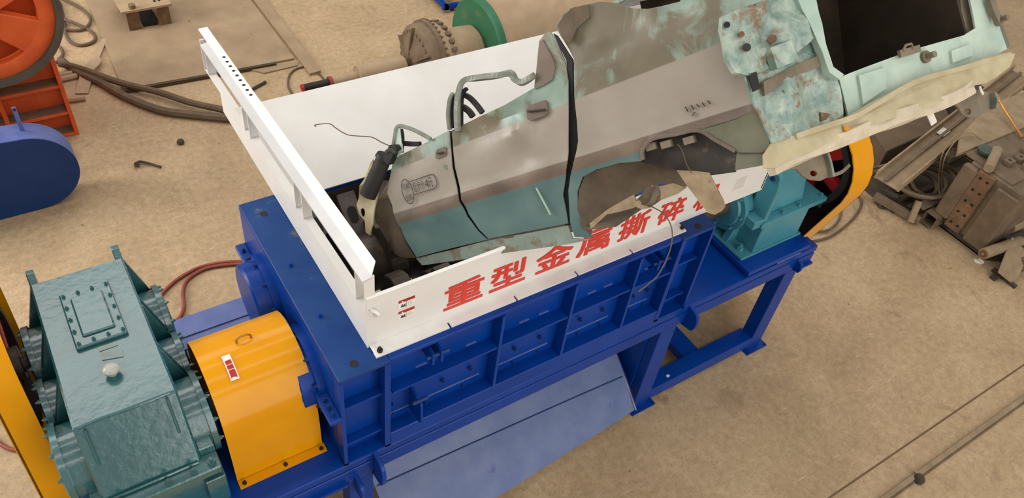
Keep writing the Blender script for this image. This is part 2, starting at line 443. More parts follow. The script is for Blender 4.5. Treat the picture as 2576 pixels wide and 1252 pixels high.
lug(bf, 4.42, 1.16, 1.30, 0.07)
MB().box(-0.9, 0.0, -0.03, 0.0, 1.16, 1.19).build('lower_flange', 'blue', bf)
MB().box(2.80, 2.82, 0.10, 1.56, 0.24, 1.17).build('end_web', 'blue', bf)
# ------------------------------------------------------------------ discharge chute
dc = thing('discharge_chute', 'grey-blue folded sheet metal chute sloping out below the shredder', 'chute', (1.5, 0.3, 0.18))
def quad_plate(name, m, parent, quad, th, bevel=0):
    q = [Vector(v) for v in quad]; n = (q[1] - q[0]).cross(q[2] - q[0]).normalized() * th
    mb = MB().add(q + [v - n for v in q], [(0, 1, 2, 3), (7, 6, 5, 4), (0, 4, 5, 1), (1, 5, 6, 2), (2, 6, 7, 3), (3, 7, 4, 0)])
    return mb.build(name, m, parent, bevel)
quad_plate('upper_sheet', 'blue_chute', dc, [(0.30, 0.20, 0.52), (2.72, 0.135, 0.455), (2.72, 0.95, 1.14), (0.30, 0.95, 1.14)], 0.012)
quad_plate('lower_sheet', 'blue_chute', dc, [(0.30, -0.27, 0.20), (2.72, -0.10, 0.229), (2.72, 0.135, 0.455), (0.30, 0.20, 0.52)], 0.012)
MB().add([(2.73, -0.10, 0.225), (2.73, 0.135, 0.45), (2.73, 1.1, 1.16), (2.73, 1.4, 1.16), (2.73, 1.4, 0.225)] +
         [(2.742, -0.10, 0.225), (2.742, 0.135, 0.45), (2.742, 1.1, 1.16), (2.742, 1.4, 1.16), (2.742, 1.4, 0.225)],
         [(0, 1, 2, 3, 4), (9, 8, 7, 6, 5), (0, 5, 6, 1), (1, 6, 7, 2), (2, 7, 8, 3), (3, 8, 9, 4), (4, 9, 5, 0)]).build('cheek_plate', 'blue', dc)
MB().bar((2.722, -0.105, 0.232), (2.722, 0.33, 0.60), 0.012, 0.02).build('edge_bead', 'bright_steel', dc)
MB().tube(spline([(0.32, 0.198, 0.522), (1.2, 0.177, 0.50), (2.0, 0.158, 0.48), (2.70, 0.137, 0.459)], 4), 0.006, 6).build('fold_seam', 'navy', dc)
for x in (0.6, 2.2):
    MB().box(x, x + 0.06, 0.20, 0.26, 0.0, 0.50).build('prop', 'blue', dc)

# ------------------------------------------------------------------ shredder chamber
ch = thing('shredder_chamber', 'blue ribbed steel chamber box of the shredder below the white hopper', 'shredder', (1.5, 0.84, ZP))
for x0, x1, xo, xi in ((0.0, 0.33, 0.0, 0.29), (2.67, 3.0, 2.975, 2.67)):
    MB().box(x0, x1, 0.10, D, ZP, ZT - 0.03).build('end_housing', 'blue', ch)
    MB().box(x0, x1, 0.0, D, ZT - 0.03, ZT).build('top_plate', 'blue_top', ch, 0.004)
    MB().box(xo, xo + 0.025, 0.0, 0.105, ZP, ZT - 0.03).build('edge_plate', 'blue', ch)
    MB().box(xi, xi + 0.04, 0.0, 0.105, ZP, ZT - 0.03).build('edge_plate', 'blue', ch)
    for z in (1.555, 1.96):
        MB().box(x0 + 0.025, x0 + 0.29, 0.035, 0.105, z, z + 0.02).build('rib', 'blue', ch)
        for k in (0.09, 0.2):
            bolt(ch, (x0 + k, 0.1, z - 0.06), '-y', 0.011, 'navy')
    MB().box(x0, x1, 0.0, 0.105, ZP, ZP + 0.02).build('foot_strip', 'blue', ch)
for x, y in ((0.12, 1.52), (0.13, 0.08), (2.86, 0.06)):
    MB().cyl((x, y, ZT - 0.004), (x, y, ZT + 0.002), 0.026, n=16).build('lifting_hole', 'black', ch)
bolt(ch, (0.10, 0.98, ZT), r=0.014, m='blue'); bolt(ch, (0.10, 0.50, ZT), r=0.014, m='blue')
MB().box(0.33, 2.67, 0.10, 0.15, ZP, ZT - 0.03).build('front_wall', 'blue', ch)
MB().box(0.33, 2.67, 0.012, 0.17, ZT - 0.032, ZT - 0.002).build('top_flange', 'blue', ch, 0.004)
MB().box(0.33, 2.67, 0.0, 0.15, ZP, ZP + 0.14).build('bottom_beam', 'blue', ch, 0.006)
MB().box(0.33, 2.67, 1.60, D, ZP, ZT - 0.002).build('rear_wall', 'blue', ch, 0.004)
VR = [0.33, 1.125, 1.71, 2.28, 2.67]
for x in VR[1:-1]:
    MB().box(x, x + 0.022, 0.0, 0.105, ZP + 0.14, ZT - 0.032).build('vertical_rib', 'blue', ch)
for a, b_ in zip(VR[:-1], VR[1:]):
    a2 = a + 0.022
    MB().box(a2, b_, 0.008, 0.105, 1.955, 1.975).build('horizontal_rib', 'blue', ch)
    MB().box(a2 + 0.02, b_ - 0.06, 0.093, 0.103, 1.605, 1.615).build('weld_bead', 'blue_dust_lit', ch)
    n = 3 if b_ - a > 0.6 else 2
    for k in range(n):
        x = a2 + (b_ - a2) * (k + 0.9) / (n + 0.6)
        bolt(ch, (x, 0.1, 1.735), '-y', 0.017, 'navy')
        bolt(ch, (x + 0.03, 0.1, 2.23), '-y', 0.010, 'navy')
    for k in range(2):
        x = a2 + (b_ - a2) * (k + 0.95) / 2.6
        bolt(ch, (x, 0.1, 1.56), '-y', 0.012, 'navy')
    for z in (2.20, 1.92, 1.70, 1.60):
        bolt(ch, (a2 + 0.04, 0.1, z), '-y', 0.009, 'navy')
    MB().box(a2 + 0.2, a2 + 0.28, 0.09, 0.104, 2.005, 2.012).build('weld_bead', 'blue_dust_lit', ch)
    MB().box(b_ - 0.2, b_ - 0.12, 0.09, 0.104, 2.005, 2.012).build('weld_bead', 'blue_dust_lit', ch)
# hinge block, clamp bolt and pull handle on the front
for x, z in ((0.60, 2.14), (2.45, 2.12)):
    MB().box(x, x + 0.02, -0.03, 0.105, z, z + 0.10).build('hinge_cheek', 'blue', ch, 0.004)
    MB().box(x + 0.06, x + 0.08, -0.03, 0.105, z, z + 0.10).build('hinge_cheek', 'blue', ch, 0.004)
    MB().cyl((x - 0.03, -0.005, z + 0.06), (x + 0.13, -0.005, z + 0.06), 0.013, n=10).build('hinge_pin', 'navy', ch)
MB().prism([(0.1, 1.84), (-0.06, 1.80), (-0.075, 1.62), (-0.04, 1.585), (0.1, 1.57)], 'x', 0.515, 0.532).build('handle_plate', 'blue', ch, 0.003)
MB().cyl((0.47, -0.03, 1.815), (0.58, -0.03, 1.815), 0.014, n=10).build('handle_pin', 'navy', ch)
# bearing housings on the left end
MB().box(-0.075, 0.0, -0.01, D, 1.925, 1.96).build('split_flange', 'blue', ch, 0.004)
for y in (0.04, 0.10, 0.16, 1.40, 1.50, 1.60):
    bolt(ch, (-0.04, y, 1.958), r=0.016, m='navy')
for y in (0.5, 1.2):
    MB().lathe([(0, 0.30), (0.05, 0.30), (0.05, 0.265), (0.14, 0.265), (0.155, 0.25)], (0, y, 1.88), (-1, 0, 0), 40).build('bearing_cap', 'blue', ch, smooth=True)
    for k in range(10):
        a = 2 * pi * k / 10 + 0.15
        bolt(ch, (-0.05, y + 0.283 * math.cos(a), 1.88 + 0.283 * math.sin(a)), '-x', 0.013, 'navy')
    MB().lathe([(0, 0.30), (0.06, 0.30), (0.06, 0.26), (0.12, 0.25)], (3.0, y, 1.88), (1, 0, 0), 32).build('bearing_cap', 'blue', ch, smooth=True)
# fixed stripper plates along the far wall
MB().box(0.33, 2.67, 1.588, 1.600, ZP + 0.02, ZT - 0.05).build('shade_liner', 'dark_steel', ch)  # dark plates added so the chamber's inner walls look shaded
MB().box(0.330, 0.342, 0.15, 1.588, ZP + 0.02, ZT - 0.04).build('shade_liner', 'dark_steel', ch)
MB().box(2.658, 2.670, 0.15, 1.588, ZP + 0.02, ZT - 0.04).build('shade_liner', 'dark_steel', ch)
MB().box(0.342, 2.658, 0.150, 0.160, ZP + 0.02, ZT - 0.04).build('shade_liner', 'dark_steel', ch)
for k in range(8):
    x = 0.40 + k * 0.275
    s_ = MB().prism([(1.588, 2.24), (1.34, 2.02), (1.30, 1.82), (1.588, 1.7)], 'x', x, x + 0.14).build('stripper_plate', 'plate_grey', ch, 0.006)
    c_ = Vector((x + 0.07, 1.455, 2.125)); dn = Vector((0, -0.664, 0.748)); dl = Vector((0, 0.748, 0.664)); dx = Vector((1, 0, 0))
    ov = []
    for j_ in range(16):
        a_ = 2 * pi * j_ / 16
        ov.append(c_ + dx * 0.034 * math.cos(a_) + dl * (0.034 * math.sin(a_) + (0.03 if math.sin(a_) >= 0 else -0.03)))
    MB().add([q + dn * 0.0 for q in ov] + [q + dn * 0.004 for q in ov], [tuple(range(16, 32)), tuple(range(15, -1, -1))] + [(i, (i + 1) % 16, (i + 1) % 16 + 16, i + 16) for i in range(16)]).build('slot', 'black', s_)
for k in range(8):
    x = 0.42 + k * 0.29
    MB().prism([(0.15, 2.20), (0.30, 2.05), (0.30, 1.8), (0.15, 1.7)], 'x', x, x + 0.12).build('stripper_plate', 'dark_steel', ch, 0.006)
# cutter rotors
def rotor(y, z, label, off, ph):
    t = thing('cutter_rotor', label, 'rotor', (1.5, y, z - 0.36), 'hooked cutter rotors in the chamber')
    MB().cyl((0.34, y, z), (2.66, y, z), 0.17, n=24).build('shaft', 'dark_steel', t, smooth=True)
    k = 0; x = 0.36 + off
    while x < 2.55:
        pts = []; n = 36
        for i in range(n):
            a = 2 * pi * i / n; f = (i % 12) / 12
            r = 0.30 + (0.0 if f < 0.66 else 0.075)
            if 0.66 <= f < 0.74: r = 0.345
            a2 = -a + ph + k * 0.42
            pts.append((y + r * math.cos(a2), z + r * math.sin(a2)))
        MB().prism(pts, 'x', x, x + 0.125).build('cutter_disc', 'dark_steel', t, 0.006)
        MB().cyl((x + 0.125, y, z), (x + 0.29, y, z), 0.215, n=24).build('spacer_ring', 'dark_steel', t, smooth=True)
        x += 0.29; k += 1
rotor(0.52, 1.90, 'dark steel hooked cutter rotor nearest the red-lettered hopper panel', 0.0, 0.3)
rotor(1.16, 1.90, 'dark steel hooked cutter rotor beside the far stripper plates', 0.145, 1.1)

# ------------------------------------------------------------------ feed hopper
hp = thing('feed_hopper', 'white sheet steel feed hopper with a red-lettered front panel and raised guard rail', 'hopper', (1.9, 1.3, ZT))
YF = 0.148
MB().box(0.249, 3.62, YF, YF + 0.012, ZT, 2.765).build('front_panel', 'white', hp)
MB().cyl((0.25, YF + 0.006, 2.765), (3.62, YF + 0.006, 2.765), 0.012, n=10).build('rolled_edge', 'white_top', hp, smooth=True)
nx = [0.255, 0.766, 1.259, 1.75, 2.228, 2.745]
for i in range(5):
    MB().box(nx[i] + 0.007, nx[i + 1] - 0.007, 0.053, YF + 0.004, ZT, ZT + 0.012).build('bottom_flange', 'white_top', hp)
MB().box(0.262, 2.738, 0.095, YF + 0.004, ZT, ZT + 0.010).build('bottom_flange', 'white_top', hp)
bolt(hp, (0.300, 0.085, ZT + 0.012), r=0.018, m='rubber'); bolt(hp, (2.72, 0.085, ZT + 0.012), r=0.016, m='rubber')
MB().tube([(0.275, YF, 2.665), (0.29, YF - 0.03, 2.67), (0.305, YF - 0.035, 2.65), (0.31, YF - 0.02, 2.62), (0.30, YF, 2.60)], 0.012, 8).build('curled_tab', 'white_top', hp, smooth=True)
# left side panel, far end a little lower
YL = 2.735
MB().prism([(YF + 0.013, ZT), (YL, ZT + 0.015), (YL, 2.535), (YF + 0.013, 2.645)], 'x', 0.25, 0.262).build('side_panel', 'white', hp)
def slope_box(x0, x1, ya, yb, za, zb, h):
    m = MB()
    m.add([(x0, ya, za - h), (x1, ya, za - h), (x1, ya, za), (x0, ya, za), (x0, yb, zb - h), (x1, yb, zb - h), (x1, yb, zb), (x0, yb, zb)],
          [(0, 1, 2, 3), (7, 6, 5, 4), (0, 4, 5, 1), (1, 5, 6, 2), (2, 6, 7, 3), (3, 7, 4, 0)])
    return m
slope_box(0.245, 0.302, 0.165, 3.08, 2.648, 2.528, 0.014).build('side_ledge', 'white', hp)
def railz(y): return 2.95 - 0.0524 * (y - 0.135)
for y in (3.07, 2.975, 2.155, 2.04, 1.19, 1.065, 0.275, 0.150):
    pz = 2.648 - 0.0412 * (y - 0.165)
    MB().box(0.243, 0.303, y, y + 0.009, pz - 0.015, railz(y) - 0.012).build('rail_post', 'white', hp)
    if y > 0.2: MB().box(0.250, 0.303, y - 0.006, y + 0.001, pz - 0.002, pz + 0.008).build('weld_bead', 'white_grey', hp)
# guard rail: slanted outer face and a flat drilled bar
def rail(x0, z0, x1, z1, ya, yb, ya2=None, th=0.012):
    ya2 = ya if ya2 is None else ya2
    def zz(y, dz): return railz(y) + dz
    vs = [(x0, ya, zz(ya, z0)), (x1, ya2, zz(ya2, z1)), (x1, yb, zz(yb, z1)), (x0, yb, zz(yb, z0))]
    vs += [(x, y, z - th) for x, y, z in vs]
    return MB().add(vs, [(0, 1, 2, 3), (7, 6, 5, 4), (0, 4, 5, 1), (1, 5, 6, 2), (2, 6, 7, 3), (3, 7, 4, 0)])
rail(0.224, -0.012, 0.284, 0.0, 0.135, 3.0).build('rail_angle', 'white_grey', hp)
rl = rail(0.281, 0.004, 0.350, 0.006, 0.140, 3.22, 0.235).build('drilled_bar', 'white_top', hp)
for k in range(9):
    y = 2.72 - k * 0.0715
    MB().cyl((0.318, y, railz(y) + 0.001), (0.318, y, railz(y) + 0.0068), 0.012, n=14).build('hole', 'rubber', rl)
# sloping rear sheet and right side sheet
quad_plate('rear_sheet', 'white', hp, [(0.262, 1.585, ZT + 0.002), (3.60, 1.585, ZT + 0.002), (3.60, 2.43, 2.576), (0.262, 2.425, 2.576)], 0.012)
MB().prism([(YF, ZT + 0.02), (1.6, ZT), (2.43, 2.576), (2.43, 2.70), (YF, 2.765)], 'x', 3.60, 3.612).build('side_panel', 'white', hp)
# writing
def glyph_verts(body, bold=0.0):
    cu = bpy.data.curves.new('txt', 'FONT'); cu.body = body; cu.offset = bold; cu.extrude = 0.0; cu.resolution_u = 3
    ob = bpy.data.objects.new('txt', cu); COL.objects.link(ob)
    dg = bpy.context.evaluated_depsgraph_get(); dg.update()
    me = bpy.data.meshes.new_from_object(ob.evaluated_get(dg))
    vs = [v.co.copy() for v in me.vertices]; fs = [tuple(p.vertices) for p in me.polygons]
    bpy.data.objects.remove(ob); bpy.data.curves.remove(cu); bpy.data.meshes.remove(me)
    if not vs: return [], []
    x0 = min(v.x for v in vs); x1 = max(v.x for v in vs); y0 = min(v.y for v in vs); y1 = max(v.y for v in vs)
    return [((v.x - x0) / max(x1 - x0, 1e-6), (v.y - y0) / max(y1 - y0, 1e-6)) for v in vs], fs
def letter(parent, body, name, m, fn, bold=0.0, th=0.0025, label=None):
    """fn maps unit square + lift to a point"""
    g, fs = glyph_verts(body)
    if not g: return None
    mb = MB(); k = 0
    for du in (-bold, 0, bold):
        for dv in (-bold, 0, bold):
            mb.add([fn(u + du, v + dv, th + 0.0002 * k) for u, v in g], fs); k += 1
    o = mb.build(name, m, parent)
    if label: o['label'] = label
    return o
chars = [('重', 0.768, 1.04), ('型', 1.10, 1.365), ('金', 1.448, 1.735), ('属', 1.79, 2.06), ('撕', 2.145, 2.405), ('碎', 2.50, 2.74), ('机', 2.85, 3.09)]
for c_, x0, x1 in chars:
    letter(hp, c_, 'painted_character', 'sign_red', lambda u, v, th, x0=x0, x1=x1: (x0 + (x1 - x0) * u - 0.03 * (0.5 - v) * 0, YF - th, 2.392 + 0.215 * v), 0.022, label='red painted character')
def sticker(parent, x0, x1, z0, z1, y):
    s_ = MB().box(x0, x1, y - 0.002, y, z0, z1).build('warning_sticker', 'sticker', parent)
    h = z1 - z0; w = x1 - x0
    MB().box(x0, x1, y - 0.003, y - 0.001, z1 - 0.3 * h, z1).build('red_band', 'red', s_)
    MB().add([(x0 + 0.15 * w, y - 0.004, z1 - 0.25 * h), (x0 + 0.29 * w, y - 0.004, z1 - 0.25 * h), (x0 + 0.22 * w, y - 0.004, z1 - 0.05 * h)], [(0, 1, 2)]).build('warning_triangle', 'sticker', s_)
    MB().prism([(x0 + 0.12 * w, z0 + 0.15 * h), (x0 + 0.42 * w, z0 + 0.12 * h), (x0 + 0.40 * w, z0 + 0.5 * h), (x0 + 0.28 * w, z0 + 0.3 * h), (x0 + 0.2 * w, z0 + 0.55 * h)], 'y', y - 0.0035, y - 0.001).build('pictogram', 'ink', s_)
    MB().box(x0 + 0.47 * w, x0 + 0.485 * w, y - 0.0035, y - 0.001, z0, z1 - 0.3 * h).build('rule', 'ink', s_)
    for k in range(4):
        MB().box(x0 + 0.55 * w, x0 + (0.95 - 0.06 * k) * w, y - 0.0035, y - 0.001, z0 + (0.16 + 0.13 * k) * h, z0 + (0.19 + 0.13 * k) * h).build('print_line', 'grey_ink', s_)
sticker(hp, 0.453, 0.558, 2.574, 2.647, YF); sticker(hp, 0.453, 0.558, 2.478, 2.550, YF)
nl = MB().box(3.235, 3.37, YF - 0.002, YF, 2.45, 2.585).build('notice_sheet', 'sticker', hp)
for k in range(9):
    MB().box(3.245, 3.36, YF - 0.003, YF - 0.001, 2.458 + 0.0135 * k, 2.464 + 0.0135 * k).build('print_line', 'grey_ink', nl)

# ------------------------------------------------------------------ left gearbox
gl = thing('gearbox', 'glossy dark teal gearbox with a bolted inspection cover beside the yellow coupling guard', 'gearbox', (-1.07, 0.9, ZP))
X0, X1 = -1.34, -0.80
MB().prism([(0.17, 1.86), (0.27, 2.07), (0.385, 2.30), (1.55, 2.30), (1.58, 1.86)], 'x', X0, X1).build('upper_housing', 'teal', gl, 0.012)
MB().box(X0 - 0.06, X1 + 0.09, 0.085, 1.66, 1.80, 1.865).build('split_flange', 'teal', gl, 0.008)
MB().box(X0, X1, 0.16, 1.58, ZP + 0.05, 1.80).build('lower_housing', 'teal', gl, 0.01)
MB().box(X0 - 0.08, X1 + 0.10, 0.14, 1.62, ZP, ZP + 0.06).build('foot_flange', 'teal', gl, 0.006)
# raised weld border on the sloping near face
for (ya, za), (yb, zb), (xa, xb) in (((0.375, 2.285), (0.275, 2.08), (X0 + 0.055, X0 + 0.055)), ((0.375, 2.285), (0.275, 2.08), (X1 - 0.06, X1 - 0.06))):
    MB().tube([(xa, ya - 0.012, za), (xb, yb - 0.012, zb)], 0.008, 6).build('weld_bead', 'teal', gl)
MB().tube(spline([(X0 + 0.02, 0.165, 1.875), (-1.1, 0.16, 1.88), (X1 - 0.02, 0.165, 1.872)], 4), 0.009, 6).build('weld_bead', 'teal', gl)
MB().tube(spline([(X0 + 0.02, 0.385, 2.30), (-1.2, 0.39, 2.303), (-1.0, 0.38, 2.302), (X1 - 0.04, 0.385, 2.30)], 4), 0.008, 6).build('weld_bead', 'teal', gl)
# lifting ears at the far end
for x in (X0, X1 - 0.045):
    MB().prism([(1.40, 2.0), (1.60, 1.95), (1.68, 2.22), (1.66, 2.315), (1.62, 2.32), (1.56, 2.27)], 'x', x, x + 0.045).build('lifting_ear', 'teal', gl, 0.006)
# inspection cover
ic = MB().box(-1.206, -0.925, 0.90, 1.36, 2.30, 2.328).build('inspection_cover', 'teal', gl, 0.008)
MB().box(-1.155, -0.975, 0.965, 1.285, 2.326, 2.345).build('raised_panel', 'teal', ic, 0.012)
for k in range(4):
    bolt(ic, (-1.185 + k * 0.08, 1.33, 2.328), r=0.012, m='teal'); bolt(ic, (-1.185 + k * 0.08, 0.93, 2.328), r=0.012, m='teal')
for k in range(1, 4):
    for x in (-1.187, -0.945): bolt(ic, (x, 0.93 + k * 0.1, 2.328), r=0.012, m='teal')
MB().box(-1.10, -1.0, 0.845, 0.875, 2.299, 2.304).build('nameplate', 'nameplate', gl)
MB().prism([(-1.10, 0.775), (-0.992, 0.748), (-0.985, 0.80), (-1.095, 0.832)], 'z', 2.299, 2.305).build('nameplate', 'nameplate', gl)
br = MB().lathe([(0, 0.022), (0.03, 0.022), (0.032, 0.042), (0.05, 0.046), (0.062, 0.038), (0.068, 0.02)], (-1.072, 0.655, 2.30), (0, 0, 1), 20).build('breather_cap', 'lens_grey', gl, smooth=True)
# bearing bosses and gussets on both sides
for sx, xs in ((1, X1), (-1, X0)):
    for y, r in ((1.33, 0.20), (0.92, 0.17), (0.50, 0.23)):
        MB().lathe([(0, r), (0.10, r), (0.10, r + 0.025), (0.135, r + 0.025), (0.135, r - 0.03), (0.15, r - 0.05)], (xs, y, 1.87), (sx, 0, 0), 36).build('bearing_boss', 'teal', gl, smooth=True)
        for k in range(6):
            a = pi * k / 5
            bolt(gl, (xs + sx * 0.135, y + (r + 0.002) * math.cos(a), 1.87 + (r + 0.002) * math.sin(a)), 'x' if sx > 0 else '-x', 0.014, 'teal')
    for y in (1.10, 1.16, 0.72, 0.76, 1.52):
        MB().add([(xs, y, 2.29), (xs, y + 0.02, 2.29), (xs, y, 1.86), (xs, y + 0.02, 1.86), (xs + sx * 0.10, y, 1.95), (xs + sx * 0.10, y + 0.02, 1.95), (xs + sx * 0.10, y, 1.86), (xs + sx * 0.10, y + 0.02, 1.86)],
                 [(0, 1, 5, 4), (4, 5, 7, 6), (0, 4, 6, 2), (1, 3, 7, 5), (2, 6, 7, 3), (0, 2, 3, 1)]).build('gusset', 'teal', gl)
    for y in (0.13, 0.30, 0.72, 1.12, 1.60):
        bolt(gl, (xs + sx * 0.045, y, 1.865), r=0.024, m='teal')
for x in (-1.25, -1.0, -0.86):
    bolt(gl, (x, 0.118, 1.865), r=0.02, m='teal')
MB().box(X1 - 0.0, X1 + 0.09, 0.20, 0.36, 1.865, 1.93).build('boss_pad', 'teal', gl, 0.006)
MB().box(X1 - 0.02, X1 + 0.10, 0.125, 0.30, ZP + 0.06, ZP + 0.30).build('foot_pad', 'teal', gl, 0.006)
bolt(gl, (X1 + 0.05, 0.21, ZP + 0.30), r=0.03, m='teal')
MB().cyl((-1.60, 1.33, 1.87), (-1.44, 1.33, 1.87), 0.05, n=20).build('input_shaft', 'dark_steel', gl, smooth=True)
MB().cyl((-0.66, 0.50, 1.87), (-0.58, 0.50, 1.87), 0.09, n=20).build('output_shaft', 'dark_steel', gl, smooth=True)

# ------------------------------------------------------------------ yellow coupling guard
cg = thing('coupling_guard', 'arched yellow sheet metal guard over the coupling between teal gearbox and blue chamber', 'machine guard', (-0.35, 0.5, ZP))
GX0, GX1 = -0.635, -0.065
prof = [(0.22, ZP + 0.02), (0.222, 1.62), (0.235, 1.82)]
for k in range(13):
    a = pi * 0.97 - (pi * 0.94) * k / 12
    prof.append((0.60 + 0.36 * math.cos(a), 1.86 + 0.345 * math.sin(a)))
prof += [(0.965, 1.80), (0.97, ZP + 0.02)]
inn = [(0.60 + (y - 0.60) * 0.975, ZP + 0.02 + (z - ZP - 0.02) * 0.985) for y, z in prof]
n = len(prof)
gm = MB().add([(GX0, y, z) for y, z in prof] + [(GX1, y, z) for y, z in prof] + [(GX0, y, z) for y, z in inn] + [(GX1, y, z) for y, z in inn],
              [(i, i + 1, n + i + 1, n + i) for i in range(n - 1)] + [(2 * n + i, 3 * n + i, 3 * n + i + 1, 2 * n + i + 1) for i in range(n - 1)] +
              [(i, 2 * n + i, 2 * n + i + 1, i + 1) for i in range(n - 1)] + [(n + i, n + i + 1, 3 * n + i + 1, 3 * n + i) for i in range(n - 1)])
gm.build('guard_shell', 'yellow', cg, smooth=True)
MB().box(GX0, GX1 + 0.01, 0.16, 0.225, ZP, ZP + 0.014).build('foot_flange', 'yellow', cg)
for x in (-0.60, -0.33, -0.085): bolt(cg, (x, 0.185, ZP + 0.012), r=0.014, m='rubber')
hx, hy = at(613, 853, 2, 2.21).x, at(613, 853, 2, 2.21).y
MB().tube([(hx - 0.045, hy, 2.185), (hx - 0.045, hy, 2.225), (hx - 0.02, hy, 2.245), (hx + 0.02, hy, 2.245), (hx + 0.045, hy, 2.225), (hx + 0.045, hy, 2.185)], 0.007, 6).build('lifting_ring', 'brass', cg, smooth=True)
# arrow sticker wrapped on the arch
def arch(x, s):
    a = pi * 0.97 - (pi * 0.94) * s
    return Vector((x, 0.60 + 0.365 * math.cos(a), 1.86 + 0.350 * math.sin(a)))
def arch_patch(name, m, parent, x0, x1, s0, s1, lift, notch=False):
    mb = MB(); k = 6
    vs = []
    for i in range(k + 1):
        s = s0 + (s1 - s0) * i / k
        for x in (x0, (x0 + x1) / 2, x1):
            q = arch(x, s + (0.03 if notch and i == 0 and x == (x0 + x1) / 2 else 0)); d_ = Vector((0, q.y - 0.6, q.z - 1.86)).normalized() * lift
            vs.append(q + d_)
    fs = [(i * 3 + j, i * 3 + j + 1, i * 3 + 4 + j, i * 3 + 3 + j) for i in range(k) for j in (0, 1)]
    return mb.add(vs, fs).build(name, m, parent)
st_ = arch_patch('arrow_sticker', 'sticker', cg, -0.505, -0.455, 0.315, 0.47, 0.004)
arch_patch('red_arrow', 'red', st_, -0.498, -0.462, 0.325, 0.375, 0.006, True)
arch_patch('red_arrow', 'red', st_, -0.498, -0.462, 0.38, 0.405, 0.006)
arch_patch('red_arrow', 'red', st_, -0.498, -0.462, 0.41, 0.435, 0.006)

# ------------------------------------------------------------------ belt guards and flywheels
def hull2(c1, r1, c2, r2, n=26):
    """outline of two circles joined by tangents, (y,z)"""
    pts = [(c1[0] + r1 * math.cos(2 * pi * k / n), c1[1] + r1 * math.sin(2 * pi * k / n)) for k in range(n)]
    pts += [(c2[0] + r2 * math.cos(2 * pi * k / n), c2[1] + r2 * math.sin(2 * pi * k / n)) for k in range(n)]
    pts = sorted(set((round(a, 5), round(b, 5)) for a, b in pts))
    def cr(o, a, b): return (a[0] - o[0]) * (b[1] - o[1]) - (a[1] - o[1]) * (b[0] - o[0])
    lo = []
    for q in pts:
        while len(lo) >= 2 and cr(lo[-2], lo[-1], q) <= 0: lo.pop()
        lo.append(q)
    hi = []
    for q in reversed(pts):
        while len(hi) >= 2 and cr(hi[-2], hi[-1], q) <= 0: hi.pop()
        hi.append(q)
    return lo[:-1] + hi[:-1]
def belt_guard(t, c1, r1, c2, r2, xa, xb, back):
    """band from xa to xb, back plate at x=back"""
    o = hull2(c1, r1, c2, r2); i_ = hull2(c1, r1 - 0.012, c2, r2 - 0.012)
    mb = MB(); n = len(o)
    cy, cz = (c1[0] + c2[0]) / 2, (c1[1] + c2[1]) / 2
    inn = []
    for y, z in o:
        d = Vector((cy - y, cz - z)); d.normalize(); inn.append((y + d.x * 0.014, z + d.y * 0.014))
    vs = [(xa, y, z) for y, z in o] + [(xb, y, z) for y, z in o] + [(xa, y, z) for y, z in inn] + [(xb, y, z) for y, z in inn]
    fs = []
    for i in range(n):
        j = (i + 1) % n
        fs += [(i, j, n + j, n + i), (2 * n + i, 3 * n + i, 3 * n + j, 2 * n + j), (i, 2 * n + i, 2 * n + j, j), (n + i, n + j, 3 * n + j, 3 * n + i)]
    mb.add(vs, fs).build('guard_band', 'yellow', t, smooth=True)
    MB().prism(o, 'x', back, back + 0.012).build('back_plate', 'rubber', t)
def flywheel(t, x, y, z, r, w, rim, spoke, hub, n=5, sx=1):
    MB().lathe([(0, r), (w, r), (w, r * 0.86), (0, r * 0.86)], (x, y, z), (sx, 0, 0), 48, True).build('rim', rim, t, smooth=True)
    MB().cyl((x - 0.02 * sx, y, z), (x + w * sx, y, z), r * 0.26, n=28).build('hub', hub, t, smooth=True)
    for k in range(n):
        a = 2 * pi * k / n + 0.3
        p0 = Vector((x + w * 0.5 * sx, y + r * 0.2 * math.cos(a), z + r * 0.2 * math.sin(a)))
        p1 = Vector((x + w * 0.5 * sx, y + r * 0.9 * math.cos(a), z + r * 0.9 * math.sin(a)))
        MB().bar(p0, p1, r * 0.24, w * 0.4, up=(1, 0, 0)).build('spoke', spoke, t)
rg = thing('belt_guard', 'yellow rounded belt guard open towards the far teal gearbox, under the car tail', 'machine guard', (4.82, 0.6, 0.1))
belt_guard(rg, (0.50, 2.0), 0.50, (0.78, 0.42), 0.30, 4.70, 4.97, 4.96)
rf = thing('flywheel', 'dark rimmed flywheel with red spokes inside the yellow guard under the car tail', 'flywheel', (4.80, 0.5, 1.57))
flywheel(rf, 4.73, 0.50, 2.0, 0.43, 0.16, 'navy_rim' if 'navy_rim' in MATS else 'rubber', 'red', 'rubber', 6)
lg = thing('belt_guard', 'yellow belt guard at the left edge of the picture beside the teal gearbox', 'machine guard', (-1.6, 1.2, 0.1))
belt_guard(lg, (1.36, 2.10), 0.52, (0.90, 0.60), 0.44, -1.685, -1.52, -1.68)
lf = thing('flywheel', 'red flywheel pulley inside the yellow guard at the left edge', 'flywheel', (-1.58, 1.33, 1.45))
flywheel(lf, -1.55, 1.33, 1.90, 0.42, 0.10, 'rubber', 'red', 'dark_steel', 5, -1)
MB().cyl((-1.66, 1.33, 1.90), (-1.64, 1.33, 1.90), 0.40, n=36).build('web_disc', 'red', lf)

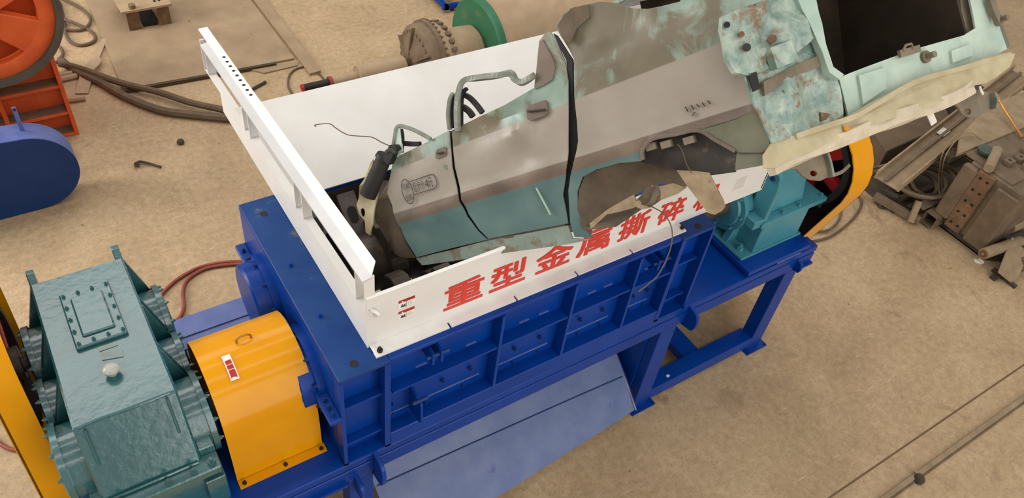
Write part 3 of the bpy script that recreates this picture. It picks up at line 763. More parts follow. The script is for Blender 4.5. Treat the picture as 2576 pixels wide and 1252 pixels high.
# ------------------------------------------------------------------ right gearbox
gr = thing('gearbox', 'blue-teal gearbox on the raised blue base at the far end of the frame', 'gearbox', (4.2, 0.84, 1.46))
MB().box(3.90, 4.48, 0.15, 1.53, 1.48, 1.80).build('lower_housing', 'teal_lit', gr, 0.01)
MB().box(3.76, 4.52, 0.137, 1.55, 1.46, 1.485).build('foot_flange', 'teal_lit', gr, 0.005)
MB().box(3.87, 4.70, 0.15, 1.60, 1.785, 1.835).build('split_flange', 'teal_lit', gr, 0.006)
MB().prism([(0.235, 1.835), (0.30, 2.10), (0.36, 2.32), (1.40, 2.34), (1.46, 1.835)], 'x', 3.93, 4.46).build('upper_housing', 'teal_lit', gr, 0.012)
MB().prism([(0.17, 1.835), (0.165, 2.20), (0.19, 2.31), (0.25, 2.35), (0.34, 2.35), (0.34, 1.835)], 'x', 3.885, 3.935).build('lifting_ear', 'teal_lit', gr, 0.006)
MB().cyl((3.87, 0.25, 2.27), (3.89, 0.25, 2.27), 0.022, n=14).build('ear_hole', 'navy', gr)
MB().lathe([(0, 0.22), (0.10, 0.22), (0.10, 0.25), (0.14, 0.25), (0.14, 0.20), (0.16, 0.19)], (3.90, 0.52, 1.83), (-1, 0, 0), 36).build('bearing_boss', 'teal_lit', gr, smooth=True)
MB().lathe([(0, 0.22), (0.10, 0.22), (0.10, 0.25), (0.14, 0.25)], (3.90, 1.16, 1.83), (-1, 0, 0), 36).build('bearing_boss', 'teal_lit', gr, smooth=True)
for k in range(8):
    a = 2 * pi * k / 8
    bolt(gr, (3.76, 0.52 + 0.225 * math.cos(a), 1.83 + 0.225 * math.sin(a)), '-x', 0.014, 'teal_lit')
MB().box(3.78, 3.90, 0.17, 0.30, 1.79, 1.88).build('boss_pad', 'teal_lit', gr, 0.006)
MB().prism([(3.90, 1.485), (3.90, 1.80), (3.86, 1.80), (3.78, 1.485)], 'y', 0.36, 0.42).build('gusset', 'teal_lit', gr)
MB().prism([(3.90, 1.485), (3.90, 1.80), (3.86, 1.80), (3.78, 1.485)], 'y', 0.66, 0.72).build('gusset', 'teal_lit', gr)
bolt(gr, (3.83, 0.24, 1.485), r=0.032, m='teal_lit')
for x in (3.93, 4.15, 4.36, 4.65): bolt(gr, (x, 0.19, 1.835), r=0.018, m='teal_lit')
MB().box(4.655, 4.675, 0.16, 0.22, 1.72, 1.79).build('bolt_shank', 'bright_steel', gr)
MB().cyl((4.46, 0.50, 2.0), (4.73, 0.50, 2.0), 0.06, n=20).build('input_shaft', 'dark_steel', gr, smooth=True)
MB().cyl((3.16, 0.52, 1.83), (3.74, 0.52, 1.83), 0.10, n=20).build('output_shaft', 'dark_steel', gr, smooth=True)

# ------------------------------------------------------------------ wrecked car body
def unit(v): return v.normalized()
OPX = (1900, 290)
f0 = unit(ray(*OPX))
e_ = CR + CD * (-0.30); e_ = unit(e_ - f0 * e_.dot(f0))
cu_ = e_.cross(f0)
if cu_.z < 0: cu_ = -cu_
def car_frame(deg):
    a = math.radians(deg)
    return e_ * math.cos(a) - f0 * math.sin(a), e_ * math.sin(a) + f0 * math.cos(a)
SD, SW = car_frame(10)       # side: along the sills towards the tail / into the body
TD, TW = car_frame(48)       # crushed tail: outward normal / across the tail
CO = CP + f0 * (4.8 * KC)
CY = cu_.cross(SD)           # local y of the car
car = bpy.data.objects.new('car_body', None); COL.objects.link(car)
cm = Matrix((SD, CY, cu_)).transposed().to_4x4(); cm.translation = CO
car.matrix_world = cm
tag(car, 'stripped teal and grey car shell plunging nose-first into the white hopper', 'car')
CI = cm.inverted()
sgn = 1 if CY.dot(SW) > 0 else -1     # local +y points into the body when sgn = 1
def side_pt(px, py, lift=0.0):
    """photograph position -> point on the car's side plane (world); lift is outwards"""
    r = ray(px, py); o = CO - SW * lift
    t = (o - CP).dot(SW) / r.dot(SW); return CP + r * t
def tail_pt(px, py, lift=0.0):
    r = ray(px, py); o = CO + TD * lift
    t = (o - CP).dot(TD) / r.dot(TD); return CP + r * t
def inside(p, poly):
    x, y = p; c = False; n = len(poly); j = n - 1
    for i in range(n):
        xi, yi = poly[i]; xj, yj = poly[j]
        if (yi > y) != (yj > y) and x < (xj - xi) * (y - yi) / (yj - yi) + xi: c = not c
        j = i
    return c
def densify(poly, step):
    out = []
    for i, p in enumerate(poly):
        q = poly[(i + 1) % len(poly)]; d = math.hypot(q[0] - p[0], q[1] - p[1]); k = max(1, int(d / step))
        out += [(p[0] + (q[0] - p[0]) * j / k, p[1] + (q[1] - p[1]) * j / k) for j in range(k)]
    return out
def hash2(i, j):
    return math.sin(i * 12.9898 + j * 78.233) * 43758.5453 % 1.0
def vnoise(x, y):
    i, j = math.floor(x), math.floor(y); fx, fy = x - i, y - j
    fx = fx * fx * (3 - 2 * fx); fy = fy * fy * (3 - 2 * fy)
    a, b_, c, d = hash2(i, j), hash2(i + 1, j), hash2(i, j + 1), hash2(i + 1, j + 1)
    return (a + (b_ - a) * fx) * (1 - fy) + (c + (d - c) * fx) * fy - 0.5
def sheet(name, m, poly_px, plane, holes=(), lift=0.0, disp=None, th=0.012, step=0.045, parent=None, label=None):
    """pressed metal sheet on the side ('s') or tail ('t') plane, with dents and thickness"""
    if plane == 's': O, A, N_ , pt = CO, SD, -SW, side_pt
    else: O, A, N_, pt = CO, TW, TD, tail_pt
    U = cu_
    def loc(q):
        w = pt(q[0], q[1], lift) - O; return (w.dot(A), w.dot(U))
    poly = densify([loc(q) for q in poly_px], step)
    hs = [densify([loc(q) for q in h], step) for h in holes]
    vs = [Vector(q) for q in poly]; es = [(i, (i + 1) % len(poly)) for i in range(len(poly))]
    for h in hs:
        o = len(vs); vs += [Vector(q) for q in h]; es += [(o + i, o + (i + 1) % len(h)) for i in range(len(h))]
    x0 = min(v.x for v in vs); x1 = max(v.x for v in vs); y0 = min(v.y for v in vs); y1 = max(v.y for v in vs)
    rows = int((y1 - y0) / step) + 1; cols = int((x1 - x0) / step) + 1
    bnd = [Vector(q) for q in poly] + [Vector(q) for h in hs for q in h]
    for r_ in range(rows):
        for c_ in range(cols):
            q = (x0 + (c_ + 0.5 * (r_ % 2) + 0.25) * step, y0 + (r_ + 0.5) * step)
            if inside(q, poly) and not any(inside(q, h) for h in hs):
                if min((abs(b.x - q[0]) + abs(b.y - q[1])) for b in bnd) > step * 0.45: vs.append(Vector(q))
    rv, re, rf_, _, _, _ = delaunay_2d_cdt(vs, es, [], 0, 1e-5)
    tris = []
    for f in rf_:
        c = sum((rv[i] for i in f), Vector((0, 0))) / len(f)
        if inside(c, poly) and not any(inside(c, h) for h in hs): tris.append(tuple(f))
    n = len(rv)
    P0 = []; P1 = []
    for v in rv:
        d = lift + (disp(v.x, v.y) if disp else 0.0)
        b = O + A * v.x + U * v.y
        P0.append(CI @ (b + N_ * d)); P1.append(CI @ (b + N_ * (d - th)))
    cnt = {}
    for f in tris:
        for a, b in zip(f, f[1:] + f[:1]):
            k = (min(a, b), max(a, b)); cnt.setdefault(k, []).append((a, b))
    rim = [e[0] for e in cnt.values() if len(e) == 1]
    fs = tris + [tuple(i + n for i in reversed(f)) for f in tris] + [(b, a, a + n, b + n) for a, b in rim]
    me = bpy.data.meshes.new(name); me.from_pydata(P0 + P1, [], fs); me.update()
    bm = bmesh.new(); bm.from_mesh(me)
    bmesh.ops.recalc_face_normals(bm, faces=bm.faces); bm.to_mesh(me); bm.free()
    me.shade_smooth()
    try: me.set_sharp_from_angle(angle=math.radians(38))
    except Exception: pass
    me.materials.append(MATS[m])
    o = bpy.data.objects.new(name, me); COL.objects.link(o); o.parent = parent or car
    if label: o['label'] = label
    return o
def cbuild(mb, name, m, parent=None, bevel=0, smooth=False, label=None):
    """world-space MB -> part of the car"""
    mb.v = [CI @ v for v in mb.v]
    me = bpy.data.meshes.new(name); me.from_pydata(mb.v, [], mb.f); me.update()
    bm = bmesh.new(); bm.from_mesh(me); bmesh.ops.recalc_face_normals(bm, faces=bm.faces); bm.to_mesh(me); bm.free()
    me.materials.append(MATS[m])
    if smooth:
        me.shade_smooth()
        try: me.set_sharp_from_angle(angle=math.radians(40))
        except Exception: pass
    o = bpy.data.objects.new(name, me); COL.objects.link(o); o.parent = parent or car
    if bevel:
        md = o.modifiers.new('bevel', 'BEVEL'); md.width = bevel; md.segments = 2; md.limit_method = 'ANGLE'
    if label: o['label'] = label
    return o
def bulge(s, t):
    s, t = s / KC, t / KC
    d = 0.05 * (1 - ((t - 0.1) / 0.75) ** 2) - 0.05
    # swage where the moulding stands proud
    d += 0.014 if -0.012 < t < 0.07 else 0.0
    return d
def gauss(s, t, s0, t0, rs, rt): return math.exp(-((s / KC - s0) / rs) ** 2 - ((t / KC - t0) / rt) ** 2)
def d_front(s, t): return bulge(s, t) + 0.03 * vnoise(s * 4, t * 4)
def d_rear(s, t):
    return bulge(s, t) - 0.05 * gauss(s, t, -1.58, 0.44, 0.16, 0.07) + 0.03 * gauss(s, t, -1.45, 0.36, 0.07, 0.06) - 0.03 * gauss(s, t, -1.5, 0.2, 0.12, 0.1) + 0.02 * vnoise(s * 5, t * 5)
def d_quart(s, t):
    return bulge(s, t) + 0.035 * vnoise(s * 3 + 5, t * 3) + (0.07 * vnoise(s * 6, t * 6) if t > 0.62 * KC else 0) - 0.02 * gauss(s, t, -0.05, 0.2, 0.1, 0.12)
FD = [(988, 398), (1050, 368), (1128, 328), (1133, 370), (1138, 420), (1150, 470), (1158, 505), (1175, 545), (1200, 582), (1222, 604),
      (1130, 626), (1045, 648), (1024, 611), (1008, 575), (993, 539), (985, 515), (973, 486), (978, 450), (984, 418)]
fd = sheet('front_door', 'car_paint', FD, 's', disp=d_front)
RD = [(1134, 328), (1151, 319), (1205, 292), (1263, 266), (1302, 243), (1340, 221), (1344, 170), (1347, 103), (1359, 86), (1371, 77), (1388, 93), (1417, 156), (1426, 204),
      (1429, 276), (1429, 405), (1414, 491), (1421, 530), (1426, 563), (1320, 583), (1226, 601), (1204, 578), (1179, 540), (1163, 502), (1156, 470), (1143, 420), (1138, 370)]
rd = sheet('rear_door', 'car_paint', RD, 's', disp=d_rear)
QP = [(1390, 72), (1424, 125), (1438, 149), (1443, 240), (1451, 307), (1453, 355), (1443, 407), (1433, 441), (1428, 479), (1432, 561), (1442, 598), (1485, 600), (1465, 575), (1450, 527), (1449, 484),
      (1462, 446), (1498, 427), (1556, 410), (1613, 405), (1615, 372), (1640, 348), (1757, 328), (1853, 298), (1915, 268), (1896, 268), (1884, 230), (1872, 190), (1848, 182),
      (1829, 149), (1822, 103), (1815, 72), (1819, 43), (1913, 2), (1925, -70), (1720, -70), (1704, 2), (1660, 14), (1623, 21), (1580, 19), (1540, 5), (1498, 2), (1465, 10), (1431, 19), (1407, 38), (1393, 58)]
qp = sheet('rear_quarter_panel', 'car_paint', QP, 's', disp=d_quart)
SL = [(1045, 650), (1222, 606), (1428, 567), (1440, 600), (1485, 602), (1440, 612), (1300, 632), (1180, 650), (1060, 668)]
sheet('door_sill', 'car_sill', SL, 's', lift=-0.02, disp=lambda s, t: 0.02 * vnoise(s * 7, t * 7))
# dark rubber between the panels
sheet('door_seal', 'black', [(1430, 205), (1421, 120), (1441, 150), (1448, 240), (1456, 307), (1458, 355), (1447, 407), (1434, 450), (1430, 480), (1434, 566), (1422, 566), (1412, 491), (1424, 405), (1426, 276)], 's', lift=-0.035)
sheet('door_seal', 'black', [(1392, 84), (1402, 90), (1424, 124), (1440, 150), (1442, 240), (1434, 240), (1428, 160), (1408, 118)], 's', lift=-0.03)
sheet('door_seal', 'black', [(1130, 330), (1137, 328), (1142, 370), (1147, 420), (1160, 470), (1167, 502), (1182, 540), (1208, 578), (1228, 603), (1214, 604), (1190, 582), (1166, 545), (1150, 505), (1142, 470), (1133, 420)], 's', lift=-0.04)
# quarter-light panel, window frames, pillars
sheet('quarter_light_panel', 'car_trim', [(1347, 104), (1356, 100), (1386, 150), (1392, 172), (1386, 200), (1364, 214), (1342, 224), (1345, 170)], 's', lift=0.012, disp=d_rear)
def strip(name, m, px, w, lift=0.0, depth=0.03, plane=side_pt, parent=None, twist=0.0):
    pts = spline([plane(x, y, lift) for x, y in px], 4); mb = MB()
    vs = []; nrm = SW if plane is side_pt else -TD
    for i, p in enumerate(pts):
        t = (pts[min(i + 1, len(pts) - 1)] - pts[max(i - 1, 0)]).normalized()
        s = t.cross(nrm).normalized(); nn = s.cross(t).normalized()
        a = twist * math.sin(i * 0.45); s2 = s * math.cos(a) + nn * math.sin(a); n2 = nn * math.cos(a) - s * math.sin(a)
        for i_, j_ in ((-1, -1), (1, -1), (1, 1), (-1, 1)): vs.append(p + s2 * w / 2 * i_ + n2 * depth / 2 * j_)
    fs = [(i * 4 + k, i * 4 + (k + 1) % 4, i * 4 + 4 + (k + 1) % 4, i * 4 + 4 + k) for i in range(len(pts) - 1) for k in range(4)]
    fs += [(3, 2, 1, 0), tuple(len(vs) - 4 + k for k in range(4))]
    return cbuild(mb.add(vs, fs), name, m, parent, 0.004)
strip('window_frame', 'car_frame', [(1152, 330), (1150, 280), (1154, 232), (1166, 203), (1200, 196), (1250, 190), (1284, 184), (1296, 200), (1315, 207), (1345, 188)], 0.034, 0.0, 0.03, twist=0.35)
strip('window_frame', 'black', [(1160, 318), (1160, 270), (1163, 236), (1175, 222)], 0.02, -0.02, 0.03)
strip('window_seal', 'rubber', [(1162, 236), (1182, 246), (1200, 265), (1214, 284)], 0.03, -0.05, 0.03)
strip('window_seal', 'car_dark', [(1164, 268), (1180, 280), (1190, 294)], 0.035, -0.06, 0.03)
strip('door_pillar', 'car_frame', [(1132, 326), (1128, 290), (1132, 252), (1140, 234)], 0.022, 0.0, 0.03)
strip('door_pillar', 'black', [(1142, 322), (1138, 280), (1142, 238)], 0.016, -0.02, 0.03)
strip('window_frame', 'car_frame', [(985, 392), (993, 350), (1000, 318), (1022, 320), (1052, 332), (1084, 350)], 0.022, 0.0, 0.025)
sheet('corner_quarter_panel', 'car_teal_pale', [(986, 390), (1000, 320), (1006, 322), (1012, 380), (1000, 395)], 's', lift=0.005)
strip('window_seal', 'black', [(1010, 384), (1012, 345), (1008, 324)], 0.018, -0.015, 0.03)
strip('window_seal', 'rubber', [(1014, 360), (1035, 362), (1058, 362)], 0.03, -0.05, 0.03)
strip('mirror_stalk', 'black', [(976, 408), (984, 392), (992, 372), (998, 380)], 0.05, 0.03, 0.06)
# door handles
for parent, q, hole in ((rd, [(1321, 276), (1328, 266), (1366, 252), (1374, 258), (1377, 282), (1370, 290), (1334, 304), (1325, 300)], None),
                        (fd, [(1094, 384), (1098, 376), (1114, 369), (1120, 372), (1121, 388), (1116, 393), (1099, 400), (1095, 397)], None)):
    h = sheet('door_handle', 'car_trim', q, 's', lift=0.018, disp=bulge, th=0.02, parent=parent)
    ys = [b for a, b in q]; xs = [a for a, b in q]; x0, x1, y0, y1 = min(xs), max(xs), min(ys), max(ys)
    strip('handle_slot', 'car_dark', [(x0 + 5, y1 - 0.45 * (y1 - y0)), (x1 - 5, y0 + 0.45 * (y1 - y0))], 0.012, 0.02, 0.012, parent=h)
cbuild(MB().cyl(side_pt(1121, 420, 0.0), side_pt(1121, 420, 0.015), 0.014, n=12), 'door_lock', 'car_frame', fd)
strip('scratch', 'car_teal_pale', [(1349, 472), (1364, 500), (1385, 540)], 0.006, 0.008, 0.02, parent=rd)
for q in (((1724, 268), (1731, 281)), ((1738, 264), (1746, 276)), ((1752, 262), (1760, 270)), ((1766, 257), (1773, 268)), ((1780, 252), (1787, 262)), ((1740, 292), (1749, 281))):
    strip('scratch', 'car_dark', list(q), 0.004, 0.006, 0.012, parent=qp)
# lettering on the front door
def dpt(s, t, l):
    s, t = s * KC, t * KC
    return CO + SD * s + cu_ * t - SW * (l + 0.003 + bulge(s, t) + 0.012)
def door_letter(body, s0, s1, t0, t1, par):
    g, fs = glyph_verts(body, 0.0)
    if g: cbuild(MB().add([dpt(s0 + (s1 - s0) * u, t0 + (t1 - t0) * v, 0.002) for u, v in g], fs), 'painted_character', 'ink', par)
for k, c_ in enumerate('起步价4元'):
    door_letter(c_, -2.362 + k * 0.034, -2.334 + k * 0.034, 0.168, 0.238, fd)
for c_, s0, t0 in (('邯', -2.452, 0.205), ('郸', -2.418, 0.205), ('出', -2.452, 0.125), ('租', -2.418, 0.125)):
    door_letter(c_, s0, s0 + 0.029, t0, t0 + 0.045, fd)
cbuild(MB().tube([dpt(-2.418 + 0.046 * math.cos(a), 0.19 + 0.088 * math.sin(a), 0.002) for a in [2 * pi * k / 32 for k in range(33)]], 0.0025, 5), 'painted_ring', 'ink', fd)
rr = [(-2.372, 0.155)] + [(-2.19 + 0.03 * math.sin(a), 0.205 - 0.05 * math.cos(a)) for a in [pi * k / 10 for k in range(11)]] + [(-2.372, 0.252)]
cbuild(MB().tube([dpt(s, t, 0.002) for s, t in rr], 0.0025, 5), 'painted_frame', 'ink', fd)
# lower rear: bumper mount cavity, olive lower panel, wheel arch, liner, mud flap
sheet('bumper_recess', 'car_dark', [(1608, 408), (1612, 372), (1640, 346), (1757, 326), (1800, 350), (1858, 384), (1852, 432), (1780, 442), (1700, 428)], 's', lift=-0.05, disp=lambda s, t: 0.05 * vnoise(s * 9, t * 9))
for a, b in ((1640, 368), (1678, 362), (1735, 352)):
    cbuild(MB().obox(side_pt(a, b, -0.03), SD * 0.03, SW * 0.03, cu_ * 0.02), 'mount_clip', 'car_bracket', None, 0.004)
strip('recess_lip', 'car_trim', [(1618, 402), (1618, 376), (1642, 350), (1700, 338), (1757, 328), (1800, 352), (1850, 380)], 0.02, 0.0, 0.03)
sheet('lower_rear_panel', 'car_olive', [(1757, 328), (1800, 316), (1853, 299), (1902, 274), (1912, 280), (1920, 305), (1939, 372), (1915, 384), (1856, 384), (1800, 348)], 's', lift=0.01, disp=lambda s, t: bulge(s, t) + 0.02 * vnoise(s * 5, t * 5))
sheet('lower_rear_lip', 'car_olive', [(1853, 384), (1930, 374), (1936, 398), (1920, 415), (1850, 428)], 's', lift=-0.02, disp=lambda s, t: 0.03 * vnoise(s * 8, t * 8))
def d_arch(s, t): return -0.17 * (1 - min(1, ((s / KC + 0.82) / 0.42) ** 2)) * (0.5 + 0.5 * min(1, (0.05 - t / KC) / 0.3)) + 0.03 * vnoise(s * 9, t * 9)
sheet('wheel_arch', 'car_brown', [(1452, 480), (1462, 446), (1498, 428), (1556, 410), (1613, 404), (1700, 422), (1730, 440), (1740, 470), (1690, 480), (1640, 470), (1594, 489), (1540, 525), (1486, 562), (1480, 598), (1462, 572), (1450, 527)], 's', lift=-0.01, disp=d_arch)
sheet('arch_liner', 'car_tan', [(1486, 560), (1530, 525), (1594, 489), (1600, 505), (1596, 522), (1560, 532), (1524, 540), (1490, 574)], 's', lift=0.06, disp=lambda s, t: 0.05 * vnoise(s * 9, t * 9))
sheet('torn_liner', 'car_tan', [(1600, 505), (1622, 480), (1640, 465), (1660, 468), (1690, 462), (1722, 474), (1700, 490), (1665, 502), (1640, 520), (1620, 524), (1598, 516)], 's', lift=0.05, disp=lambda s, t: 0.12 * vnoise(s * 12, t * 12))
sheet('torn_liner', 'car_brown', [(1608, 500), (1628, 470), (1650, 466), (1660, 486), (1650, 508), (1622, 518)], 's', lift=0.10, disp=lambda s, t: 0.10 * vnoise(s * 14, t * 14))
sheet('mud_flap', 'car_tan', [(1702, 428), (1745, 430), (1784, 434), (1806, 468), (1824, 503), (1826, 518), (1818, 529), (1800, 539), (1781, 534), (1757, 503), (1728, 466)], 's', lift=0.05, disp=lambda s, t: 0.05 * vnoise(s * 6, t * 6) + 0.03 * gauss(s, t, -0.28, -0.36, 0.1, 0.1))
strip('loose_wire', 'cable', [(1612, 512), (1640, 520), (1672, 540), (1690, 575), (1688, 620), (1668, 670), (1648, 700), (1606, 734)], 0.007, 0.08, 0.007)
strip('loose_wire', 'cable', [(1704, 362), (1716, 378), (1726, 410), (1740, 436)], 0.005, 0.06, 0.005)
# tail
def d_tail(w, t):
    k = min(1.0, max(0.0, w / 0.12))
    return k * (0.10 * vnoise(w * 5, t * 5) + 0.05 * vnoise(w * 11 + 3, t * 11) - 0.02)
TP = [(1819, 40), (1916, 0), (1935, -70), (2018, -70), (2030, 0), (2052, 80), (2075, 150), (2096, 182), (2113, 198), (2122, 240), (2134, 292), (2040, 330), (1942, 360), (1935, 340), (1918, 300),
      (1900, 268), (1886, 230), (1876, 192), (1848, 182), (1830, 149), (1823, 103), (1816, 72)]
tp = sheet('tail_corner_panel', 'car_teal_worn', TP, 't', lift=0.045, disp=d_tail, step=0.035)
sheet('hatch_pillar', 'car_teal_pale', [(1996, -70), (2048, -70), (2056, 0), (2067, 60), (2076, 112), (2096, 168), (2122, 188), (2112, 200), (2088, 182), (2056, 110), (2034, 50), (2010, 0)], 't', lift=0.09, disp=lambda w, t: 0.02 * vnoise(w * 9, t * 9), th=0.04)
sheet('lamp_seat_panel', 'car_teal_worn', [(1819, 40), (1916, 0), (1935, -70), (2005, -70), (2018, 20), (2036, 100), (1992, 150), (1930, 176), (1882, 190), (1850, 182), (1830, 149), (1823, 103), (1816, 72)], 't', lift=0.085,
      disp=lambda w, t: min(1.0, max(0.0, w / 0.08)) * (0.09 * vnoise(w * 8 + 1, t * 8) + 0.05 * vnoise(w * 16, t * 16 + 2)), step=0.03, th=0.03)
sheet('recess_shadow', 'car_bracket', [(1922, 205), (1990, 168), (2062, 138), (2076, 164), (2000, 190), (1926, 240)], 't', lift=0.058, disp=lambda w, t: 0.03 * vnoise(w * 8, t * 8), th=0.02)  # brown sheet painted as the shadow below the lamp seat
sheet('rust_patch', 'car_bracket', [(1968, 228), (1990, 222), (2008, 240), (2010, 256), (1985, 254)], 't', lift=0.062, disp=lambda w, t: 0.03 * vnoise(w * 9, t * 9), parent=tp)
sheet('rust_patch', 'rusty', [(2064, 282), (2090, 286), (2080, 300), (2066, 306)], 't', lift=0.064, parent=tp)
sheet('access_flap', 'car_teal_worn', [(1938, 120), (1990, 100), (2010, 150), (1956, 172)], 't', lift=0.11, th=0.05, parent=tp)
cbuild(MB().cyl(tail_pt(1943, 98, 0.0), tail_pt(1943, 98, 0.15), 0.022, n=12), 'mounting_stud', 'rusty', tp)
cbuild(MB().cyl(tail_pt(1879, 119, 0.0), tail_pt(1879, 119, 0.125), 0.02, n=12), 'mounting_stud', 'car_dark', tp)
cbuild(MB().cyl(tail_pt(1866, 86, 0.0), tail_pt(1866, 86, 0.125), 0.014, n=12), 'mounting_stud', 'rusty', tp)
cbuild(MB().cyl(tail_pt(1829, 62, 0.0), tail_pt(1829, 62, 0.125), 0.015, n=12), 'bolt_hole', 'black', tp)
sheet('latch_slot', 'black', [(1882, 186), (1903, 180), (1913, 222), (1897, 230)], 't', lift=0.085, parent=tp)
def d_cross(w, t):
    return 0.03 * vnoise(w * 4, t * 4)
sheet('rear_crossmember', 'car_teal_pale', [(2113, 198), (2124, 190), (2140, 183), (2179, 168), (2299, 124), (2427, 88), (2456, 70), (2440, 0), (2436, -70), (2490, -70), (2496, 20), (2515, 64), (2536, 122), (2490, 148), (2400, 175),
      (2300, 206), (2200, 260), (2152, 288), (2136, 290), (2124, 240)], 't', lift=0.0, disp=d_cross, step=0.05)
for q in ([(2160, 190), (2230, 168), (2232, 222), (2172, 262)], [(2392, 128), (2448, 108), (2452, 138), (2396, 158)]):
    sheet('pressed_panel', 'car_teal_pale', q, 't', lift=0.018, disp=d_cross, th=0.03)
sheet('lower_valance', 'car_beige', [(1914, 392), (1940, 356), (2040, 328), (2134, 292), (2152, 287), (2200, 257), (2300, 205), (2400, 174), (2490, 147), (2540, 138), (2527, 172), (2500, 196), (2470, 212), (2439, 218), (2360, 256), (2299, 282),
      (2220, 304), (2139, 334), (2060, 366), (2000, 396), (1938, 424), (1916, 424)], 't', lift=0.025, disp=lambda w, t: 0.07 * vnoise(w * 5 + 2, t * 9) + 0.02, step=0.045)
mat('car_cream', (212, 198, 174), (190, 174, 148), scale=7, rough=0.5, bump=0.15, bscale=14)
strip('valance_fold', 'car_cream', [(1938, 424), (2000, 394), (2080, 362), (2150, 334), (2230, 306), (2300, 282), (2380, 250), (2440, 220)], 0.08, 0.02, 0.06, tail_pt, twist=0.4)
strip('seam_lip', 'car_beige', [(2000, 344), (2080, 318), (2140, 296), (2200, 262), (2300, 208), (2400, 178), (2500, 146), (2540, 138)], 0.03, 0.05, 0.03, tail_pt, twist=0.4)
sheet('tow_bracket', 'car_bracket', [(1962, 416), (2010, 398), (2072, 382), (2082, 412), (2088, 442), (2062, 455), (2036, 452), (2018, 442), (2004, 426)], 't', lift=-0.02, disp=lambda w, t: 0.02 * vnoise(w * 9, t * 9),
      holes=[[(2046 + 9 * math.cos(a), 436 + 8 * math.sin(a)) for a in [2 * pi * k / 10 for k in range(10)]]])
strip('bracket_edge', 'car_frame', [(2075, 384), (2084, 414), (2090, 446)], 0.016, -0.01, 0.05, tail_pt)
strip('bent_tag', 'car_bracket', [(2096, 440), (2118, 432), (2138, 414)], 0.02, 0.0, 0.008, tail_pt)
sheet('tow_bracket', 'car_bracket', [(2385, 250), (2443, 222), (2494, 234), (2499, 256), (2498, 274), (2470, 288), (2440, 298), (2418, 288), (2408, 270)], 't', lift=-0.02, disp=lambda w, t: 0.02 * vnoise(w * 9, t * 9),
      holes=[[(2432 + 8 * math.cos(a), 281 + 9 * math.sin(a)) for a in [2 * pi * k / 10 for k in range(10)]]])
strip('bracket_edge', 'car_frame', [(2494, 234), (2501, 252), (2498, 274)], 0.014, -0.01, 0.05, tail_pt)
strip('hanging_strap', 'paper', [(2328, 264), (2338, 284), (2350, 312)], 0.055, 0.02, 0.008, tail_pt)
strip('hanging_strap', 'paper', [(2464, 216), (2468, 228), (2474, 238)], 0.02, 0.02, 0.008, tail_pt)
cbuild(MB().tube([tail_pt(x, y, 0.04) for x, y in ((2272, 128), (2278, 114), (2292, 110), (2296, 122))], 0.008, 6), 'latch_loop', 'car_bracket', None, 0, True)
cbuild(MB().bar(tail_pt(2262, 136, 0.03), tail_pt(2312, 122, 0.03), 0.04, 0.02, TD), 'latch_plate', 'car_bracket')
for x, y in ((2325, 144), (2508, 52)):
    b = cbuild(MB().lathe([(0, 0.035), (0.02, 0.035), (0.022, 0.018), (0.07, 0.018)], tail_pt(x, y, 0.0), TD, 16), 'stop_bolt', 'car_bracket', None, 0, True)
sheet('hinge_plate', 'car_bracket', [(2487, -10), (2502, -10), (2516, 30), (2516, 62), (2502, 34)], 't', lift=0.05, th=0.03)
sheet('lamp_bracket', 'car_olive', [(2512, 66), (2522, 62), (2542, 116), (2532, 122)], 't', lift=-0.02, th=0.03)
cbuild(MB().cyl(tail_pt(2130, 323, 0.05), tail_pt(2130, 323, 0.065), 0.014, n=12), 'paint_dot', 'yellow')
# dark cabin behind the tailgate opening
def cpt(s, w, t):
    s, w, t = s * KC, w * KC, t * KC
    return CO + TW * w + cu_ * t - TD * s
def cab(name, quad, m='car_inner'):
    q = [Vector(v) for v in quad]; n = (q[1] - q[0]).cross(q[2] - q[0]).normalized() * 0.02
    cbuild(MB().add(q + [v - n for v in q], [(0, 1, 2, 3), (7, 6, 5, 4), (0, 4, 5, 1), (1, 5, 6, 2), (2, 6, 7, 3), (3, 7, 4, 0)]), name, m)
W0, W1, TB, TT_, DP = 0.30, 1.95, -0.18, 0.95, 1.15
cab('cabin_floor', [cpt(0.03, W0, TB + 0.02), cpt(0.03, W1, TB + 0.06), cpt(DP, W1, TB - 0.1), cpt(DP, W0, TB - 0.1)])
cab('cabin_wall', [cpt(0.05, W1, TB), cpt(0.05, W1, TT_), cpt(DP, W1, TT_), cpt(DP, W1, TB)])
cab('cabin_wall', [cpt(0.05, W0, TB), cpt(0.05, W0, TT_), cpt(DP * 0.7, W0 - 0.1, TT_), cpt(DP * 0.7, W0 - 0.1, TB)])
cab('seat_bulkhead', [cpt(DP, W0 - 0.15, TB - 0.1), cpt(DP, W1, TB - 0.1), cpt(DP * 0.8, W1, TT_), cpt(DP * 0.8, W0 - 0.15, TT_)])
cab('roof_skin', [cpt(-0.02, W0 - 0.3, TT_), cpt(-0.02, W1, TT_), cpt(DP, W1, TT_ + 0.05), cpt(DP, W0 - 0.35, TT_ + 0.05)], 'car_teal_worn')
sheet('inner_pillar', 'car_bracket', [(2408, -70), (2440, -70), (2446, 20), (2458, 72), (2430, 88), (2420, 40)], 't', lift=-0.05, th=0.03)
# underfloor and firewall that follow the sills into the hopper
def bpt(s, w, t):
    s, w, t = s * KC, w * KC, t * KC
    return CO + SD * s + SW * w + cu_ * t
cab('floor_pan', [bpt(-2.45, 0.03, -0.22), bpt(-1.0, 0.03, -0.40), bpt(-0.95, 0.55, -0.36), bpt(-2.2, 0.45, -0.2)], 'car_brown')
